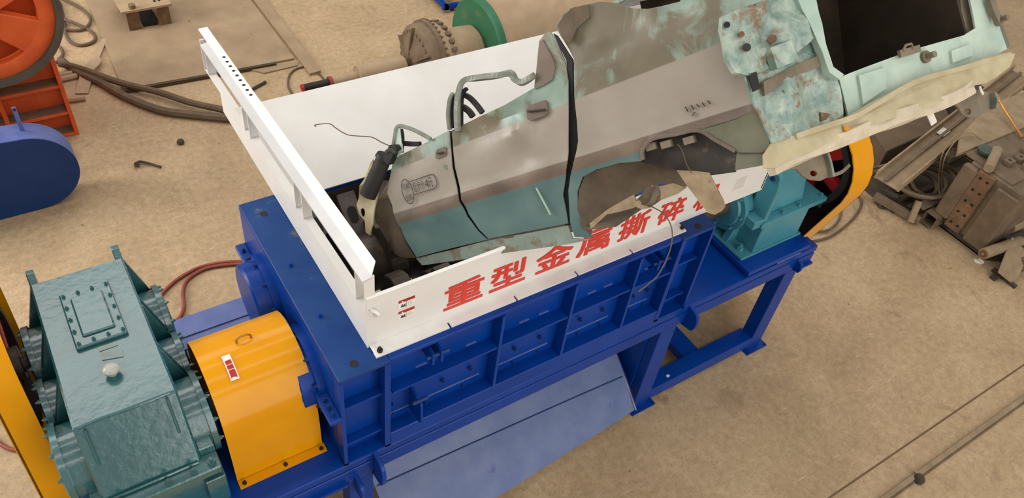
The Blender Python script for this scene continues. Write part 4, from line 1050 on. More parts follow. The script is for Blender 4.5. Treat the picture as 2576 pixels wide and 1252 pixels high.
# torn nose: crumpled inner wing, hinge plate, strut tube
sheet('inner_wing', 'car_brown', [(985, 440), (974, 470), (985, 515), (1005, 570), (1024, 611), (1040, 650), (985, 640), (962, 590), (946, 560), (950, 500), (962, 470), (975, 440)], 's', lift=-0.10, disp=lambda s, t: 0.12 * vnoise(s * 7, t * 7))
sheet('torn_hinge_plate', 'car_beige', [(938, 410), (942, 400), (946, 440), (944, 490), (938, 520), (940, 560), (930, 592), (920, 584), (916, 555), (902, 540), (898, 515), (908, 480), (922, 450)], 's', lift=-0.02, disp=lambda s, t: 0.10 * vnoise(s * 10, t * 10),
      holes=[[(911 + 6 * math.cos(a), 535 + 12 * math.sin(a)) for a in [2 * pi * k / 8 for k in range(8)]]])
cbuild(MB().cyl(side_pt(925, 492, 0.02), side_pt(966, 398, 0.0), 0.055, 0.05, 20), 'wing_tube', 'rubber', None, 0, True)
cbuild(MB().cyl(side_pt(966, 400, 0.0), side_pt(970, 392, 0.0), 0.062, 0.058, 20), 'wing_tube_mouth', 'black', None, 0, True)
strip('loose_wire', 'cable', [(972, 396), (985, 372), (960, 358), (935, 345), (900, 342), (872, 338), (845, 322), (828, 311), (793, 314), (795, 318)], 0.006, 0.02, 0.006)
strip('door_hinge', 'car_dark', [(972, 384), (984, 376), (998, 384)], 0.025, 0.05, 0.03)
sheet('crumpled_roof_edge', 'car_brown', [(1392, 64), (1408, 36), (1431, 16), (1465, 8), (1470, 40), (1440, 70), (1424, 110), (1408, 100)], 's', lift=0.045, disp=lambda s, t: 0.12 * vnoise(s * 9, t * 9) + bulge(s, t))

# ------------------------------------------------------------------ loose things on the floor
def floor_line(name, m, px, r, label, cat, z=None, n=5, group=None, lift=None):
    z = r if z is None else z
    pts = [at(x, y, 2, z + (lift[i] if lift else 0)) for i, (x, y) in enumerate(px)]
    return solo(MB().tube(spline(pts, n), r, 8), name, m, label, cat, group=group, smooth=True)
floor_line('power_cable', 'cable', [(150, 160), (200, 172), (300, 207), (400, 232), (480, 258), (560, 276), (640, 300), (720, 330)], 0.042, 'thick dusty cable running across the floor, upper one of the pair', 'cable', z=0.095)
floor_line('power_cable', 'cable', [(152, 150), (195, 182), (250, 205), (310, 240), (400, 276), (480, 288), (560, 296), (660, 305), (740, 340)], 0.05, 'thick dusty cable running across the floor, lower one of the pair', 'cable', z=0.055)
floor_line('thin_cable', 'cable', [(150, 5), (160, 50), (164, 80), (178, 105), (205, 114), (236, 104), (238, 88), (215, 70), (165, 50), (140, 40)], 0.022, 'thin cable lying in a loop beside the orange machine', 'cable', lift=[0, 0, 0, 0, 0, 0, 0, 0, 0.04, 0])
floor_line('thin_cable', 'cable', [(150, -6), (190, 12), (218, 32), (228, 50), (218, 68), (195, 76), (150, 72)], 0.02, 'thin cable in a wide bend at the edge of the steel plate', 'cable', z=0.03)
floor_line('thin_cable', 'cable', [(135, 112), (150, 118), (158, 132), (152, 148), (140, 158)], 0.02, 'short curl of cable against the orange frame', 'cable')
floor_line('air_hose', 'hose_red', [(400, 748), (420, 725), (450, 700), (500, 673), (560, 660), (620, 658), (680, 660)], 0.018, 'red rubber hose on the floor behind the gearbox, upper run', 'hose')
floor_line('air_hose', 'hose_red', [(430, 815), (452, 798), (462, 770), (460, 735), (470, 705), (510, 678), (560, 667), (620, 664), (690, 675)], 0.018, 'red rubber hose looping down towards the blue deck plate', 'hose', z=0.02, lift=[0] * 9)
floor_line('air_hose', 'hose_red', [(-20, 1100), (4, 1118), (24, 1128), (48, 1132), (80, 1130)], 0.018, 'red hose end at the left picture edge below the yellow guard', 'hose')
floor_line('thin_hose', 'cable', [(738, 240), (725, 215), (728, 190), (742, 175), (765, 168), (788, 174), (805, 188), (818, 205), (824, 225)], 0.014, 'thin dark hose looped on the floor behind the hopper', 'hose')
floor_line('power_cable', 'cable', [(2010, 605), (2050, 606), (2090, 594), (2125, 570), (2150, 545), (2166, 518), (2165, 500), (2150, 484), (2130, 470)], 0.016, 'dusty cable curving out from the far belt guard, outer loop', 'cable', z=0.016)
floor_line('power_cable', 'cable', [(2000, 598), (2040, 584), (2080, 580), (2106, 560), (2116, 535), (2112, 515), (2100, 500)], 0.016, 'dusty cable curving out from the far belt guard, inner loop', 'cable', z=0.03)
rodo = thing('bent_rod', 'short bent steel rod with a nut lying alone on the open floor', 'rod', at(372, 413, 2, 0.0))
MB().tube(spline([at(343, 411, 2, 0.03), at(352, 406, 2, 0.03), at(372, 410, 2, 0.025), at(405, 420, 2, 0.02)], 4), 0.014, 8).build('rod', 'scrap_dark', rodo, smooth=True)
MB().cyl(at(344, 413, 2, 0.0), at(344, 413, 2, 0.06), 0.032, n=6).build('nut', 'scrap_dark', rodo)
solo(MB().lathe([(0, 0.03), (0.02, 0.045), (0.05, 0.035), (0.06, 0.01)], at(455, 361, 2, 0.0), (0, 0, 1), 9), 'steel_nut', 'scrap_dark', 'small dark lump of steel alone on the floor above the bent rod', 'nut')
solo(MB().tube([at(628, 228, 2, 0.02), at(668, 206, 2, 0.02)], 0.02, 8), 'steel_rod', 'scrap_dark', 'short dark rod on the floor right of the guard rail', 'rod', smooth=True)
# steel sheets on the floor
def flat(name, m, corners, th, label, cat='steel plate', edge=None, z=0.0, group=None):
    mb = MB().prism([(c[0], c[1]) for c in corners], 'z', z, z + th)
    return solo(mb, name, m, label, cat, group=group)
flat('steel_plate', 'plate_steel', [(0.03, 6.86), (2.22, 6.74), (2.24, 11.5), (0.22, 11.5)], 0.03, 'large flat steel floor plate behind the orange machine')
flat('steel_strip', 'plate_steel', [(2.262, 6.30), (2.42, 6.31), (2.42, 9.3), (2.262, 9.3)], 0.04, 'long narrow steel strip on the floor beside the large plate')
flat('checker_plate', 'plate_steel', [(1.60, 6.71), (2.24, 6.66), (2.20, 6.58), (1.74, 6.57)], 0.02, 'small patterned steel offcut by the corner of the large plate')
flat('edge_strip', 'plate_edge', [(0.03, 6.80), (1.95, 6.68), (1.96, 6.72), (0.04, 6.845)], 0.05, 'long dark narrow strip along the near edge of the large plate', 'strip')
def bent_strap():
    pts = spline([at(206, 236, 2, 0.01), at(214, 205, 2, 0.03), at(222, 175, 2, 0.09), at(236, 160, 2, 0.06), at(252, 128, 2, 0.02), at(262, 100, 2, 0.02)], 4)
    mb = MB(); vs = []
    for i, p in enumerate(pts):
        t = (pts[min(i + 1, len(pts) - 1)] - pts[max(i - 1, 0)]).normalized(); s = t.cross(Vector((0, 0, 1))).normalized() * (0.075 if i < 14 else 0.03)
        vs += [p - s, p + s, p + s + Vector((0, 0, 0.012)), p - s + Vector((0, 0, 0.012))]
    fs = [(i * 4 + k, i * 4 + (k + 1) % 4, i * 4 + 4 + (k + 1) % 4, i * 4 + 4 + k) for i in range(len(pts) - 1) for k in range(4)] + [(3, 2, 1, 0), tuple(len(vs) - 4 + k for k in range(4))]
    solo(mb.add(vs, fs), 'rubber_strap', 'dusty', 'dusty flat strap bent over the cables near the orange frame', 'strap')
bent_strap()
for i, (a, b, lab) in enumerate((((150, 190), (190, 182), 'upper of two dusty rods poking out from the orange frame'), ((150, 200), (194, 190), 'lower of two dusty rods poking out from the orange frame'), ((165, 252), (214, 245), 'single dusty rod lying by the foot of the orange frame'))):
    solo(MB().tube([at(*a, 2, 0.04), at(*b, 2, 0.04)], 0.035, 8), 'steel_rod', 'dusty', lab, 'rod', smooth=True)
# low stand at the top of the picture
sd = thing('work_stand', 'low rusty steel stand with a flat top and wide legs at the top edge', 'stand', (0.74, 8.35, 0))
MB().box(0.40, 1.06, 8.18, 8.85, 0.30, 0.335).build('top_plate', 'dusty', sd, 0.004)
for x0, x1 in ((0.455, 0.62), (0.86, 1.015)):
    MB().box(x0, x1, 8.20, 8.23, 0.03, 0.30).build('leg', 'rusty', sd)
    MB().box(x0, x1, 8.75, 8.78, 0.03, 0.30).build('leg', 'rusty', sd)
MB().cyl((0.56, 8.24, 0.335), (0.56, 8.24, 0.39), 0.045, n=14).build('clamp_bolt', 'dusty_iron', sd, smooth=True)
for x in (0.86, 0.92): MB().box(x, x + 0.02, 8.3, 8.42, 0.335, 0.35).build('slot_bar', 'black', sd)
solo(MB().box(0.64, 0.84, 8.24, 8.60, 0.03, 0.09).box(0.63, 0.85, 8.235, 8.62, 0.09, 0.10), 'drip_tray', 'black', 'black tray on the floor under the low stand', 'tray')

# ------------------------------------------------------------------ orange machine
om = thing('orange_crusher', 'orange cast machine frame with ribbed pockets at the upper left', 'machine', (-1.3, 6.5, 0))
MB().box(-2.6, -0.65, 6.36, 7.6, 0.0, 1.14).build('body', 'orange', om)
for x in (-2.6, -1.98, -1.30, -0.67):
    MB().box(x, x + 0.045, 6.19, 6.37, 0.0, 1.16).build('upright_rib', 'orange', om, 0.004)
for z in (0.0, 0.29, 0.645, 0.99):
    MB().box(-2.6, -0.65, 6.20, 6.37, z, z + 0.035).build('cross_rib', 'orange', om, 0.004)
    MB().box(-2.55, -0.68, 6.22, 6.36, z + 0.035, z + 0.05).build('dust_layer', 'orange_dust', om)
fw = thing('crusher_flywheel', 'big orange flywheel with a dark dusty rim at the upper left corner', 'flywheel', (-1.2, 5.9, 1.05))
FC = Vector((-1.2, 5.92, 1.83))
MB().lathe([(0, 0.77), (0.22, 0.77), (0.22, 0.70), (0.0, 0.70)], FC + Vector((0, 0.06, 0)), (0, -1, 0), 64, True).build('rim', 'rim_dust', fw, smooth=True)
MB().lathe([(0, 0.775), (0.10, 0.775), (0.10, 0.74), (0.0, 0.74)], FC + Vector((0, 0.09, 0)), (0, -1, 0), 64, True).build('belt_groove', 'rubber', fw, smooth=True)
MB().lathe([(0, 0.70), (0.10, 0.70), (0.12, 0.60), (0.10, 0.55), (0.0, 0.55)], FC, (0, -1, 0), 64, True).build('inner_ring', 'orange', fw, smooth=True)
MB().cyl(FC, FC + Vector((0, -0.16, 0)), 0.2, n=32).build('hub', 'orange', fw, 0.01)
for k in range(5):
    a = 2 * pi * k / 5 - 0.62; d = Vector((math.cos(a), 0, math.sin(a))); s_ = Vector((-math.sin(a), 0, math.cos(a)))
    p0, p1 = FC + d * 0.12, FC + d * 0.60
    vs = []
    for p, w in ((p0, 0.11), (p1, 0.20)):
        for y in (0.0, -0.10): vs += [p + s_ * w + Vector((0, y, 0)), p - s_ * w + Vector((0, y, 0))]
    MB().add(vs, [(0, 1, 3, 2), (4, 6, 7, 5), (0, 2, 6, 4), (1, 5, 7, 3), (2, 3, 7, 6), (0, 4, 5, 1)]).build('spoke', 'orange', fw, 0.01)
MB().cyl(FC + Vector((0, 0.20, 0)), FC + Vector((0, 0.22, 0)), 0.69, n=48).build('back_web', 'orange', fw)
MB().cyl(FC, FC + Vector((0, 0.45, 0)), 0.12, n=20).build('axle', 'orange_dust', fw)
# ------------------------------------------------------------------ blue guard standing on the floor
gd = thing('blue_belt_guard', 'navy blue rounded belt guard box standing on the floor at the left', 'machine guard', (-1.5, 5.15, 0))
o_ = [(-0.76 + 0 * k, 0) for k in range(0)]
pts = []
for k in range(25):
    a = -pi / 2 + pi * k / 24
    pts.append((-1.215 + 0.445 * math.cos(a), 0.452 + 0.445 * math.sin(a)))
pts += [(-2.6, 1.02), (-2.6, 0.007)]
MB().prism(pts, 'y', 5.045, 5.06).build('front_plate', 'navy', gd)
ib = [(x if x < -2.5 else x, z) for x, z in pts]
mb = MB(); n = len(pts); inn = [(-1.6 + (x + 1.6) * 0.97, 0.47 + (z - 0.47) * 0.96) for x, z in pts]
mb.add([(x, 5.05, z) for x, z in pts] + [(x, 5.34, z) for x, z in pts] + [(x, 5.05, z) for x, z in inn] + [(x, 5.34, z) for x, z in inn],
       [q for i in range(n) for j_ in [(i + 1) % n] for q in ((i, j_, n + j_, n + i), (2 * n + i, 3 * n + i, 3 * n + j_, 2 * n + j_), (i, 2 * n + i, 2 * n + j_, j_), (n + i, n + j_, 3 * n + j_, 3 * n + i))])
mb.build('rim_band', 'blue_dust_lit', gd, smooth=True)  # paler than the front plate: light on the rim put into its colour
tb = MB().box(-1.165, -1.125, 5.20, 5.215, 0.88, 1.17).build('mounting_tab', 'blue_dust_lit', gd)
MB().cyl((-1.145, 5.195, 1.145), (-1.145, 5.22, 1.145), 0.012, n=10).build('tab_hole', 'black', tb)

# ------------------------------------------------------------------ motor and fluid coupling behind the hopper
AX, AZ = 5.1, 0.68
mo = thing('electric_motor', 'large dusty electric motor with a green end shield behind the hopper', 'motor', (5.2, AX, 0))
MB().lathe([(0, 0.16), (0.0, 0.62), (0.03, 0.65), (0.10, 0.655)], (4.08, AX, AZ), (1, 0, 0), 56).build('end_shield', 'green', mo, smooth=True)
MB().lathe([(0, 0.645), (1.9, 0.645), (1.95, 0.58)], (4.18, AX, AZ), (1, 0, 0), 56).build('body', 'dusty', mo, smooth=True)
MB().box(4.3, 6.0, AX - 0.5, AX - 0.3, 0.0, 0.3).build('foot', 'dusty', mo); MB().box(4.3, 6.0, AX + 0.3, AX + 0.5, 0.0, 0.3).build('foot', 'dusty', mo)
for q in range(5):
    r = 0.33 + q * 0.045
    for k in range(16):
        a = pi - 0.55 + k * 0.075 + 0.1
        y, z = AX + r * math.cos(a - 0.9 + pi), AZ + r * math.sin(a - 0.9 + pi)
        piece('vent', lambda b: b.box(-0.006, 0.006, -0.008, 0.008, -0.017, 0.017), 'vent_slot', 'black', mo, (4.079, y, z), (a - 0.9 + pi, 0, 0))
MB().box(5.0, 5.2, AX - 0.1, AX + 0.1, 1.32, 1.36).build('lifting_eye', 'dusty_iron', mo)
fc = thing('fluid_coupling', 'dusty brown finned fluid coupling between motor and shaft behind the hopper', 'coupling', (3.5, AX, 0.18))
MB().lathe([(0, 0.10), (0.0, 0.16), (0.03, 0.22), (0.06, 0.30), (0.10, 0.44), (0.13, 0.465), (0.30, 0.475)], (3.12, AX, AZ), (1, 0, 0), 56).build('front_shell', 'dusty_iron', fc, smooth=True)
MB().lathe([(0, 0.50), (0.05, 0.50)], (3.36, AX, AZ), (1, 0, 0), 56).build('flange', 'dusty_iron', fc, smooth=True)
MB().lathe([(0, 0.47), (0.12, 0.44), (0.22, 0.36), (0.30, 0.33), (0.62, 0.31), (0.66, 0.27)], (3.42, AX, AZ), (1, 0, 0), 56).build('rear_shell', 'dusty', fc, smooth=True)
for k in range(40):
    a = 2 * pi * k / 40
    bolt(fc, (3.41, AX + 0.487 * math.cos(a), AZ + 0.487 * math.sin(a)), 'x', 0.02, 'rusty')
for k in range(26):
    a = 2 * pi * k / 26
    piece('lugc', lambda b: b.box(-0.035, 0.035, -0.03, 0.03, -0.025, 0.025), 'cooling_lug', 'dusty_iron', fc, (3.56, AX + 0.43 * math.cos(a), AZ + 0.43 * math.sin(a)), (a, 0, 0))
for k in range(28):
    a = 2 * pi * k / 28
    piece('lugf', lambda b: b.box(-0.02, 0.02, -0.025, 0.025, -0.022, 0.022), 'cooling_lug', 'dusty_iron', fc, (3.215, AX + 0.38 * math.cos(a), AZ + 0.38 * math.sin(a)), (a, 0, 0))
for k in range(6):
    a = 2 * pi * k / 6 + 0.35; d = Vector((0, math.cos(a), math.sin(a)))
    MB().bar(Vector((3.13, AX, AZ)) + d * 0.12, Vector((3.20, AX, AZ)) + d * 0.45, 0.02, 0.05, (1, 0, 0)).build('web', 'dusty_iron', fc)
ds = thing('drive_shaft', 'dusty stepped drive shaft left of the brown coupling behind the hopper', 'shaft', (2.6, AX, 0))
MB().lathe([(0, 0.05), (0, 0.13), (0.03, 0.13), (0.03, 0.125), (0.62, 0.125)], (2.42, AX, AZ), (1, 0, 0), 28).build('drum', 'dusty', ds, smooth=True)
MB().cyl((2.06, AX, AZ), (2.42, AX, AZ), 0.065, n=20).build('journal', 'dusty', ds, smooth=True)
for x in (2.15, 2.7): MB().box(x, x + 0.12, AX - 0.12, AX + 0.12, 0, AZ - 0.12 if x > 2.4 else AZ - 0.06).build('block', 'scrap_dark', ds)
gd2 = thing('hand_tool', 'dark hand tool with a red end beside the drive shaft', 'tool', (1.9, AX, AZ - 0.05))
MB().cyl((1.74, AX + 0.02, AZ + 0.0), (2.05, AX, AZ + 0.01), 0.045, n=12).build('handle', 'rubber', gd2, smooth=True)
MB().cyl((1.72, AX + 0.02, AZ), (1.745, AX + 0.02, AZ), 0.048, n=12).build('end_cap', 'red', gd2)
MB().cyl((2.05, AX, AZ + 0.01), (2.09, AX, AZ + 0.01), 0.07, n=14).build('collar', 'hose_red', gd2)
MB().box(1.80, 2.0, AX - 0.06, AX + 0.06, 0, AZ - 0.045).build('rest_block', 'scrap_dark', gd2)
# blue trolley frame and white sheet beyond
bt = thing('blue_trolley', 'blue steel trolley frame at the top edge beyond the green motor', 'trolley', (5.0, 7.6, 0))
for y in (7.1, 7.9): MB().box(4.75, 6.4, y, y + 0.06, 0.05, 0.12).build('rail', 'blue', bt)
for x in (4.78, 5.3, 6.3): MB().box(x, x + 0.06, 7.1, 7.96, 0.05, 0.12).build('cross_rail', 'blue', bt)
for x in (4.95, 6.2): MB().box(x, x + 0.16, 7.3, 7.8, 0.12, 0.5).build('box_post', 'blue', bt)
for x in (4.9, 6.3):
    for y in (7.15, 7.85): MB().cyl((x, y, 0.03), (x + 0.05, y, 0.03), 0.03, n=12).build('wheel', 'rubber', bt)
ws = thing('white_cabinet', 'white sheet metal casing with blue edge beyond the crushed car roof', 'cabinet', (7.6, 6.2, 0))
MB().box(6.9, 9.2, 5.9, 6.8, 0.0, 0.9).build('casing', 'white', ws, 0.01)
MB().box(7.7, 9.3, 5.85, 6.85, 0.9, 0.96).build('lid', 'blue', ws)
# ------------------------------------------------------------------ rail on the floor at lower right
ra = thing('steel_rail', 'long straight steel bar lying on the floor at the lower right', 'rail', (6, -1.82, 0))
MB().box(3.9, 9.5, -1.845, -1.80, 0.0, 0.035).build('bar', 'scrap_pale', ra, 0.005)
MB().box(3.9, 9.5, -1.865, -1.845, 0.0, 0.012).build('bar_foot', 'scrap', ra)
MB().lathe([(0, 0.05), (0.03, 0.055), (0.06, 0.035), (0.065, 0.01)], (4.72, -1.86, 0.0), (0, 0, 1), 9).build('clamp', 'scrap_dark', ra)
MB().box(4.72, 4.76, -1.84, -1.79, 0.03, 0.05).build('clip', 'scrap_pale', ra)

# ------------------------------------------------------------------ scrap heap at the right
def P(x, y, z): return at(x, y, 2, z)
G = 'scrap heap on the right'
def bar_thing(name, m, a, b, w, h, label, cat='bar', bevel=0.004, up=(0, 0, 1)):
    return solo(MB().bar(a, b, w, h, up), name, m, label, cat, group=G, bevel=bevel)
for q, lab, m in (([(7.62, 0.72), (7.7, 1.9), (9.6, 2.0), (9.6, 0.9), (8.15, 0.45)], 'dark sheet laid flat as painted shade under the scrap behind the far belt guard', 'shade_brown'),
                  ([(8.0, -0.38), (8.0, 0.3), (9.6, 0.85), (9.9, 0.6), (9.7, -0.6), (8.4, -0.66)], 'dark sheet laid flat as painted shade under the rollers', 'shade_brown'),
                  ([(9.65, 0.9), (9.65, 2.1), (11.6, 2.3), (11.4, 0.8)], 'wide dark sheet laid as painted shade under the far end of the scrap heap', 'shade_brown')):
    flat('shade_sheet', m, q, 0.015, lab, 'painted shade', group=G)  # dark sheets laid to stand for shade between the scrap pieces
solo(MB().prism([(8.0, 1.33), (9.45, 1.36), (10.3, 2.35), (8.5, 2.3)], 'z', 0.015, 0.42), 'brown_crate', 'brown_board', 'flat brown boarded crate behind the yellow guard and the diagonal channel', 'crate', bevel=0.01, group=G)
solo(MB().prism([(9.3, 1.75), (10.6, 1.8), (10.7, 2.5), (9.2, 2.4)], 'z', 0.42, 0.44), 'dusty_board', 'scrap', 'thin dusty board lying on the brown crate', 'board', group=G)
# diagonal channel
ca, cb = P(2230, 462, 0.62), P(2570, 190, 0.74)
cd = (cb - ca).normalized(); cs = cd.cross(Vector((0, 0, 1))).normalized(); cz = cs.cross(cd)
cbm = thing('steel_channel', 'long dusty steel channel lying diagonally across the scrap heap', 'beam', ca, G)
L_ = (cb - ca).length
def cpart(name, off, hw, hh, m='scrap_pale', up=0):
    MB().obox((ca + cb) / 2 + cs * off + cz * up, cd * L_ / 2, cs * hw, cz * hh).build(name, m, cbm, 0.004)
cpart('web', 0.0, 0.15, 0.012); cpart('flange', -0.15, 0.012, 0.06, up=0.04); cpart('flange', 0.15, 0.012, 0.06, up=0.04); cpart('centre_rib', -0.03, 0.02, 0.02, 'scrap', 0.025)
MB().obox(P(2373, 332, 0.70), cd * 0.09, cs * 0.05, cz * 0.006).build('paper_tag', 'paper', cbm)
for k, (x, y) in enumerate(((2262, 474), (2440, 318))):
    q = P(x, y, 0.2)
    bar_thing('trestle_block', 'scrap_dark', Vector((q.x, q.y, 0.0)) + Vector((0.2, 0.15, 0)), Vector((q.x, q.y, 0.60)) + Vector((0.2, 0.15, 0)), 0.18, 0.18, 'dark block under the low end of the diagonal channel' if k == 0 else 'dark block under the middle of the diagonal channel', 'block', up=(1, 0, 0))
# press housing with a drilled strip
ph = thing('press_housing', 'heavy rusty steel housing with a double row of drilled holes standing in the scrap', 'machine part', (8.4, 0.1, 0.0), G)
MB().box(7.95, 9.3, -0.30, 0.36, 0.12, 0.99).build('body', 'scrap', ph, 0.015)
MB().box(7.90, 7.96, 0.02, 0.22, 0.13, 0.98).build('drilled_strip', 'rusty', ph, 0.006)
MB().box(7.88, 7.96, 0.22, 0.40, 0.20, 0.96).build('side_cheek', 'scrap', ph, 0.02)
MB().box(7.91, 7.96, -0.32, -0.04, 0.10, 0.92).build('side_cheek', 'scrap', ph, 0.02)
for k in range(5):
    for y in (0.07, 0.16):
        MB().cyl((7.895, y, 0.22 + k * 0.17), (7.905, y, 0.22 + k * 0.17), 0.017, n=10).build('hole', 'black', ph)
MB().box(8.0, 9.2, -0.28, 0.30, 0.0, 0.12).build('plinth', 'scrap_dark', ph)
MB().prism([(7.83, 0.50), (9.6, 0.46), (10.2, 0.95), (9.2, 0.98), (8.2, 0.72)], 'z', 0.985, 1.03).build('top_plate', 'scrap_pale', ph, 0.004)
MB().box(7.98, 9.35, -0.14, 0.50, 0.99, 1.01).build('top_plate', 'scrap', ph)
for k, (x, y) in enumerate(((8.22, 0.12), (8.42, 0.10), (8.36, -0.04), (8.55, -0.06), (8.66, 0.16))):
    b = MB().box(x, x + 0.13, y - 0.045, y + 0.045, 1.01, 1.07).build('clamp_block', 'scrap', ph, 0.006)
    MB().cyl((x + 0.06, y, 1.068), (x + 0.06, y, 1.073), 0.018, n=10).build('hole', 'black', b)
cup = P(2477, 384, 1.03)
solo(MB().lathe([(0, 0.085), (0.02, 0.10), (0.05, 0.10), (0.055, 0.085), (0.06, 0.02)], cup, (0, 0, 1), 20), 'round_dish', 'cup_green', 'round dark green dish on top of the rusty housing', 'dish', smooth=True, group=G)
tp0, tp1 = P(2508, 378, 1.07), P(2487, 424, 1.05)
solo(MB().cyl(tp0, tp1, 0.06, 0.055, 12), 'cardboard_tube', 'scrap_pale', 'pale short tube lying beside the green dish', 'tube', smooth=True, group=G)
solo(MB().tube([P(2505, 235, 1.25), P(2525, 272, 1.15), P(2572, 345, 1.05)], 0.016, 8), 'brass_rod', 'brass', 'brass coloured rod leaning in the scrap near the right edge', 'rod', group=G, smooth=True)
# square tubes and frame
for (ax_, ay_, bx_, by_, z_, w_, lab) in ((2336, 553, 2440, 505, 0.12, 0.16, 'dusty square tube with its open end towards the yellow guard, lower one'), (2362, 524, 2450, 486, 0.16, 0.14, 'dusty square tube next to the rusty housing, upper one')):
    p0, p1 = P(ax_, ay_, z_), P(bx_, by_, z_); d = (p1 - p0).normalized(); sd_ = d.cross(Vector((0, 0, 1))).normalized(); u_ = Vector((0, 0, 1)); hw = w_ / 2
    t = thing('square_tube', lab, 'tube', Vector((p0.x, p0.y, 0)), G); mid = (p0 + p1) / 2; hl = d * ((p1 - p0).length / 2)
    for o1, a1, a2 in ((sd_ * hw, sd_ * 0.006, u_ * hw), (-sd_ * hw, sd_ * 0.006, u_ * hw), (u_ * hw, sd_ * hw, u_ * 0.006), (-u_ * hw, sd_ * hw, u_ * 0.006)):
        MB().obox(mid + o1, hl, a1, a2).build('tube_wall', 'scrap', t)
    MB().obox(mid + d * 0.1, hl * 0.6, sd_ * hw * 0.9, u_ * hw * 0.9).build('shade_plug', 'black', t)  # black plug stands in for the shaded hollow of the open tube
bar_thing('angle_bar', 'scrap', P(2200, 492, 0.10), P(2312, 556, 0.08), 0.06, 0.10, 'dusty angle bar along the near edge of the heap', 'bar')
bar_thing('angle_bar', 'scrap_pale', P(2312, 506, 0.30), P(2290, 558, 0.05), 0.07, 0.06, 'short upright angle bar at the corner of the heap', 'bar')
bar_thing('angle_bar', 'scrap_dark', P(2190, 438, 0.30), P(2345, 378, 0.46), 0.05, 0.05, 'thin dark bar lying behind the diagonal channel', 'bar')
bar_thing('angle_bar', 'scrap', P(2188, 424, 0.32), P(2330, 392, 0.48), 0.03, 0.03, 'thin dusty bar propped behind the diagonal channel', 'bar')
bar_thing('flat_bar', 'scrap', P(2312, 520, 0.22), P(2440, 470, 0.22), 0.12, 0.03, 'flat bar across the middle of the heap above the tubes', 'bar')
bar_thing('flat_bar', 'scrap_pale', P(2440, 600, 0.12), P(2590, 552, 0.12), 0.20, 0.10, 'pale plank under the rollers', 'plank')
bar_thing('flat_bar', 'scrap', P(2500, 580, 0.24), P(2540, 560, 0.24), 0.16, 0.10, 'short block between the two rollers', 'block')
for a, b, r, lab in (((2474, 638), (2566, 606), 0.065, 'dusty steel roller nearest the picture edge, lower one'), ((2540, 572), (2600, 548), 0.07, 'dusty steel roller on the pale plank, upper one')):
    t = thing('steel_roller', lab, 'roller', P(*a, 0.0), G); p0, p1 = P(*a, 0.24), P(*b, 0.24)
    MB().cyl(p0, p1, r, n=20).build('barrel', 'scrap_pale', t, smooth=True)
    d = (p1 - p0).normalized()
    MB().cyl(p0 - d * 0.012, p0 + d * 0.01, r * 0.7, n=16).build('end_ring', 'rusty', t, smooth=True)
    MB().cyl(p0 - d * 0.02, p0 + d * 0.01, r * 0.25, n=10).build('axle', 'scrap_pale', t)
q = [P(2512, 682, 0.16), P(2552, 714, 0.02), P(2566, 655, 0.10), P(2590, 640, 0.2), P(2546, 596, 0.32)]
solo(MB().add(q + [v - Vector((0.01, 0, 0.012)) for v in q], [(0, 1, 2, 3, 4), (9, 8, 7, 6, 5)] + [(i, (i + 1) % 5, (i + 1) % 5 + 5, i + 5) for i in range(5)]), 'steel_offcut', 'scrap_pale', 'pointed grey steel offcut leaning at the near end of the heap', 'steel plate', group=G)
bar_thing('flat_bar', 'scrap_dark', P(2498, 676, 0.03), P(2556, 722, 0.02), 0.05, 0.04, 'dark bar on the floor beneath the pointed offcut', 'bar')
bar_thing('wood_block', 'rusty', P(2556, 660, 0.10), P(2600, 640, 0.10), 0.2, 0.18, 'brown block at the right edge beside the pointed offcut', 'block')
# coil and wires
cc = P(2335, 448, 0.30)
coil = thing('cable_coil', 'dusty coil of thick cable lying under the diagonal channel', 'cable', Vector((cc.x, cc.y, 0.1)), G)
for k in range(4):
    r = 0.16 + k * 0.075
    MB().tube([cc + Vector((r * 1.25 * math.cos(a), r * math.sin(a), 0.05 * math.sin(a + k) + 0.03 * k - 0.1)) for a in [2 * pi * j / 30 for j in range(31)]], 0.026, 8).build('turn', 'scrap', coil, smooth=True)
for k, off in enumerate((0, 7)):
    solo(MB().tube(spline([P(2364 + off, 492, 0.2), P(2362 + off, 450, 0.4), P(2370 + off, 390 + off, 0.8), P(2400 + off, 345 + off, 1.0), P(2440, 333 + off, 1.1), P(2470, 352, 1.06)], 5), 0.008, 6), 'steel_wire', 'scrap_pale', 'thin wire arching over the heap to the green dish, ' + ('outer' if k == 0 else 'inner') + ' strand', 'wire', group=G, smooth=True)
solo(MB().tube(spline([P(2196, 415, 0.5), P(2230, 420, 0.45), P(2290, 385, 0.5), P(2340, 330, 0.55)], 5), 0.008, 6), 'steel_wire', 'scrap', 'thin wire lying along the diagonal channel', 'wire', group=G, smooth=True)
bar_thing('scrap_bar', 'scrap', P(2380, 400, 0.10), P(2470, 350, 0.10), 0.12, 0.10, 'dusty beam in the dark gap left of the rusty housing', 'beam')
bar_thing('scrap_bar', 'scrap_dark', P(2420, 360, 0.3), P(2590, 270, 0.5), 0.22, 0.16, 'dark beam behind the top plate of the rusty housing', 'beam')
bar_thing('scrap_bar', 'scrap', P(2480, 345, 0.75), P(2600, 285, 0.85), 0.16, 0.06, 'dusty beam edge at the right picture edge above the housing', 'beam')
bar_thing('scrap_bar', 'scrap', P(2500, 250, 0.05), P(2590, 305, 0.05), 0.06, 0.06, 'thin dusty beam beyond the brass rod', 'beam')
bar_thing('scrap_bar', 'scrap_pale', P(2490, 262, 0.03), P(2556, 242, 0.03), 0.08, 0.05, 'short pale bar beneath the car bracket', 'bar')
bar_thing('scrap_bar', 'scrap_dark', P(2520, 215, 0.3), P(2600, 225, 0.3), 0.05, 0.05, 'dark bar at the upper end of the heap', 'bar')
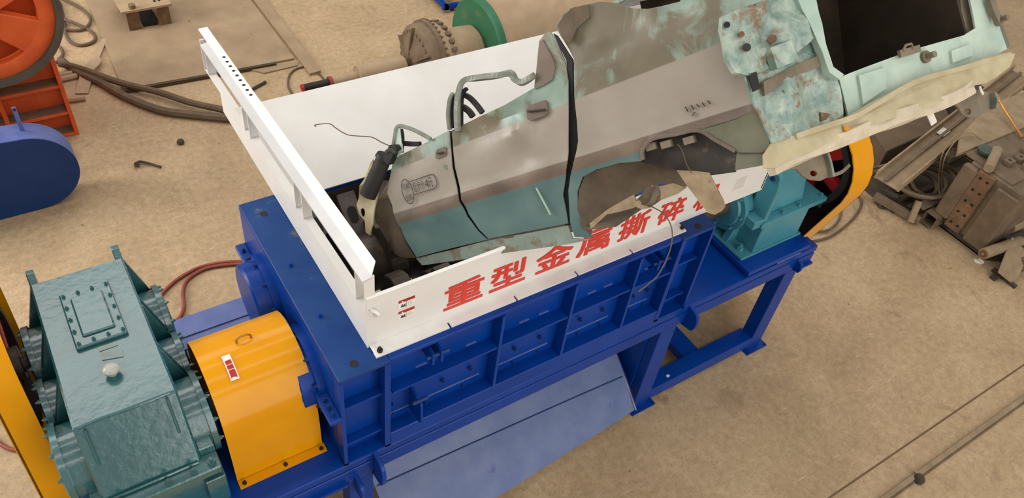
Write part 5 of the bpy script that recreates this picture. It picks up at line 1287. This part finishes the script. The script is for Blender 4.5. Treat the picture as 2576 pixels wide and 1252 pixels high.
for a, b, w, m, lab in (((2262, 500, 0.05), (2345, 470, 0.05), 0.07, 'scrap', 'dusty bar on the ground below the coiled cable'),
                     ((2285, 520, 0.06), (2420, 470, 0.16), 0.05, 'scrap_dark', 'thin dark pipe slanting behind the square tubes'),
                     ((2330, 490, 0.12), (2392, 520, 0.10), 0.06, 'rusty', 'short rusty bar lying across the square tubes'),
                     ((2395, 470, 0.10), (2432, 500, 0.08), 0.09, 'scrap', 'stubby block against the left side of the rusty housing'),
                     ((2205, 470, 0.12), (2260, 496, 0.12), 0.06, 'scrap_dark', 'dark bar end under the low end of the channel'),
                     ((2510, 300, 0.10), (2580, 262, 0.10), 0.10, 'scrap_dark', 'dark board below the brass rod'),
                     ((2440, 600, 0.06), (2480, 590, 0.06), 0.12, 'rusty', 'rusty block at the foot of the rusty housing'),
                     ((2530, 610, 0.10), (2590, 590, 0.10), 0.12, 'scrap_dark', 'dark block under the lower roller'),
                     ((2496, 700, 0.02), (2512, 690, 0.02), 0.07, 'scrap_dark', 'small dark chip on the floor left of the pointed offcut')):
    bar_thing('scrap_bar', m, P(*a), P(*b), w, w * 0.8, lab, 'scrap')
# litter
def crumple(px, py, r, name, m, label, cat, z=0.0):
    c = P(px, py, z); random.seed(px); mb = MB(); bm = bmesh.new(); bmesh.ops.create_icosphere(bm, subdivisions=2, radius=r)
    vs = [c + Vector((v.co.x, v.co.y, abs(v.co.z) * 0.5)) * (0.6 + 0.7 * random.random()) for v in bm.verts]; fs = [tuple(v.index for v in f.verts) for f in bm.faces]; bm.free()
    return solo(mb.add(vs, fs), name, m, label, cat)
crumple(2463, 658, 0.05, 'crumpled_foil', 'paper', 'crumpled white foil on the floor beside the scrap heap', 'litter')
crumple(1680, 945, 0.016, 'paper_scrap', 'paper', 'tiny white scrap on the lower blue rail of the frame', 'litter', z=0.216)
for k, (pts_, r, lab) in enumerate((([(2200, 500), (2212, 520), (2226, 523), (2218, 508), (2236, 502), (2252, 520)], 0.014, 'small bent wire on the floor by the edge of the heap'),)):
    floor_line('bent_wire', 'scrap_dark', pts_, r, lab, 'wire')
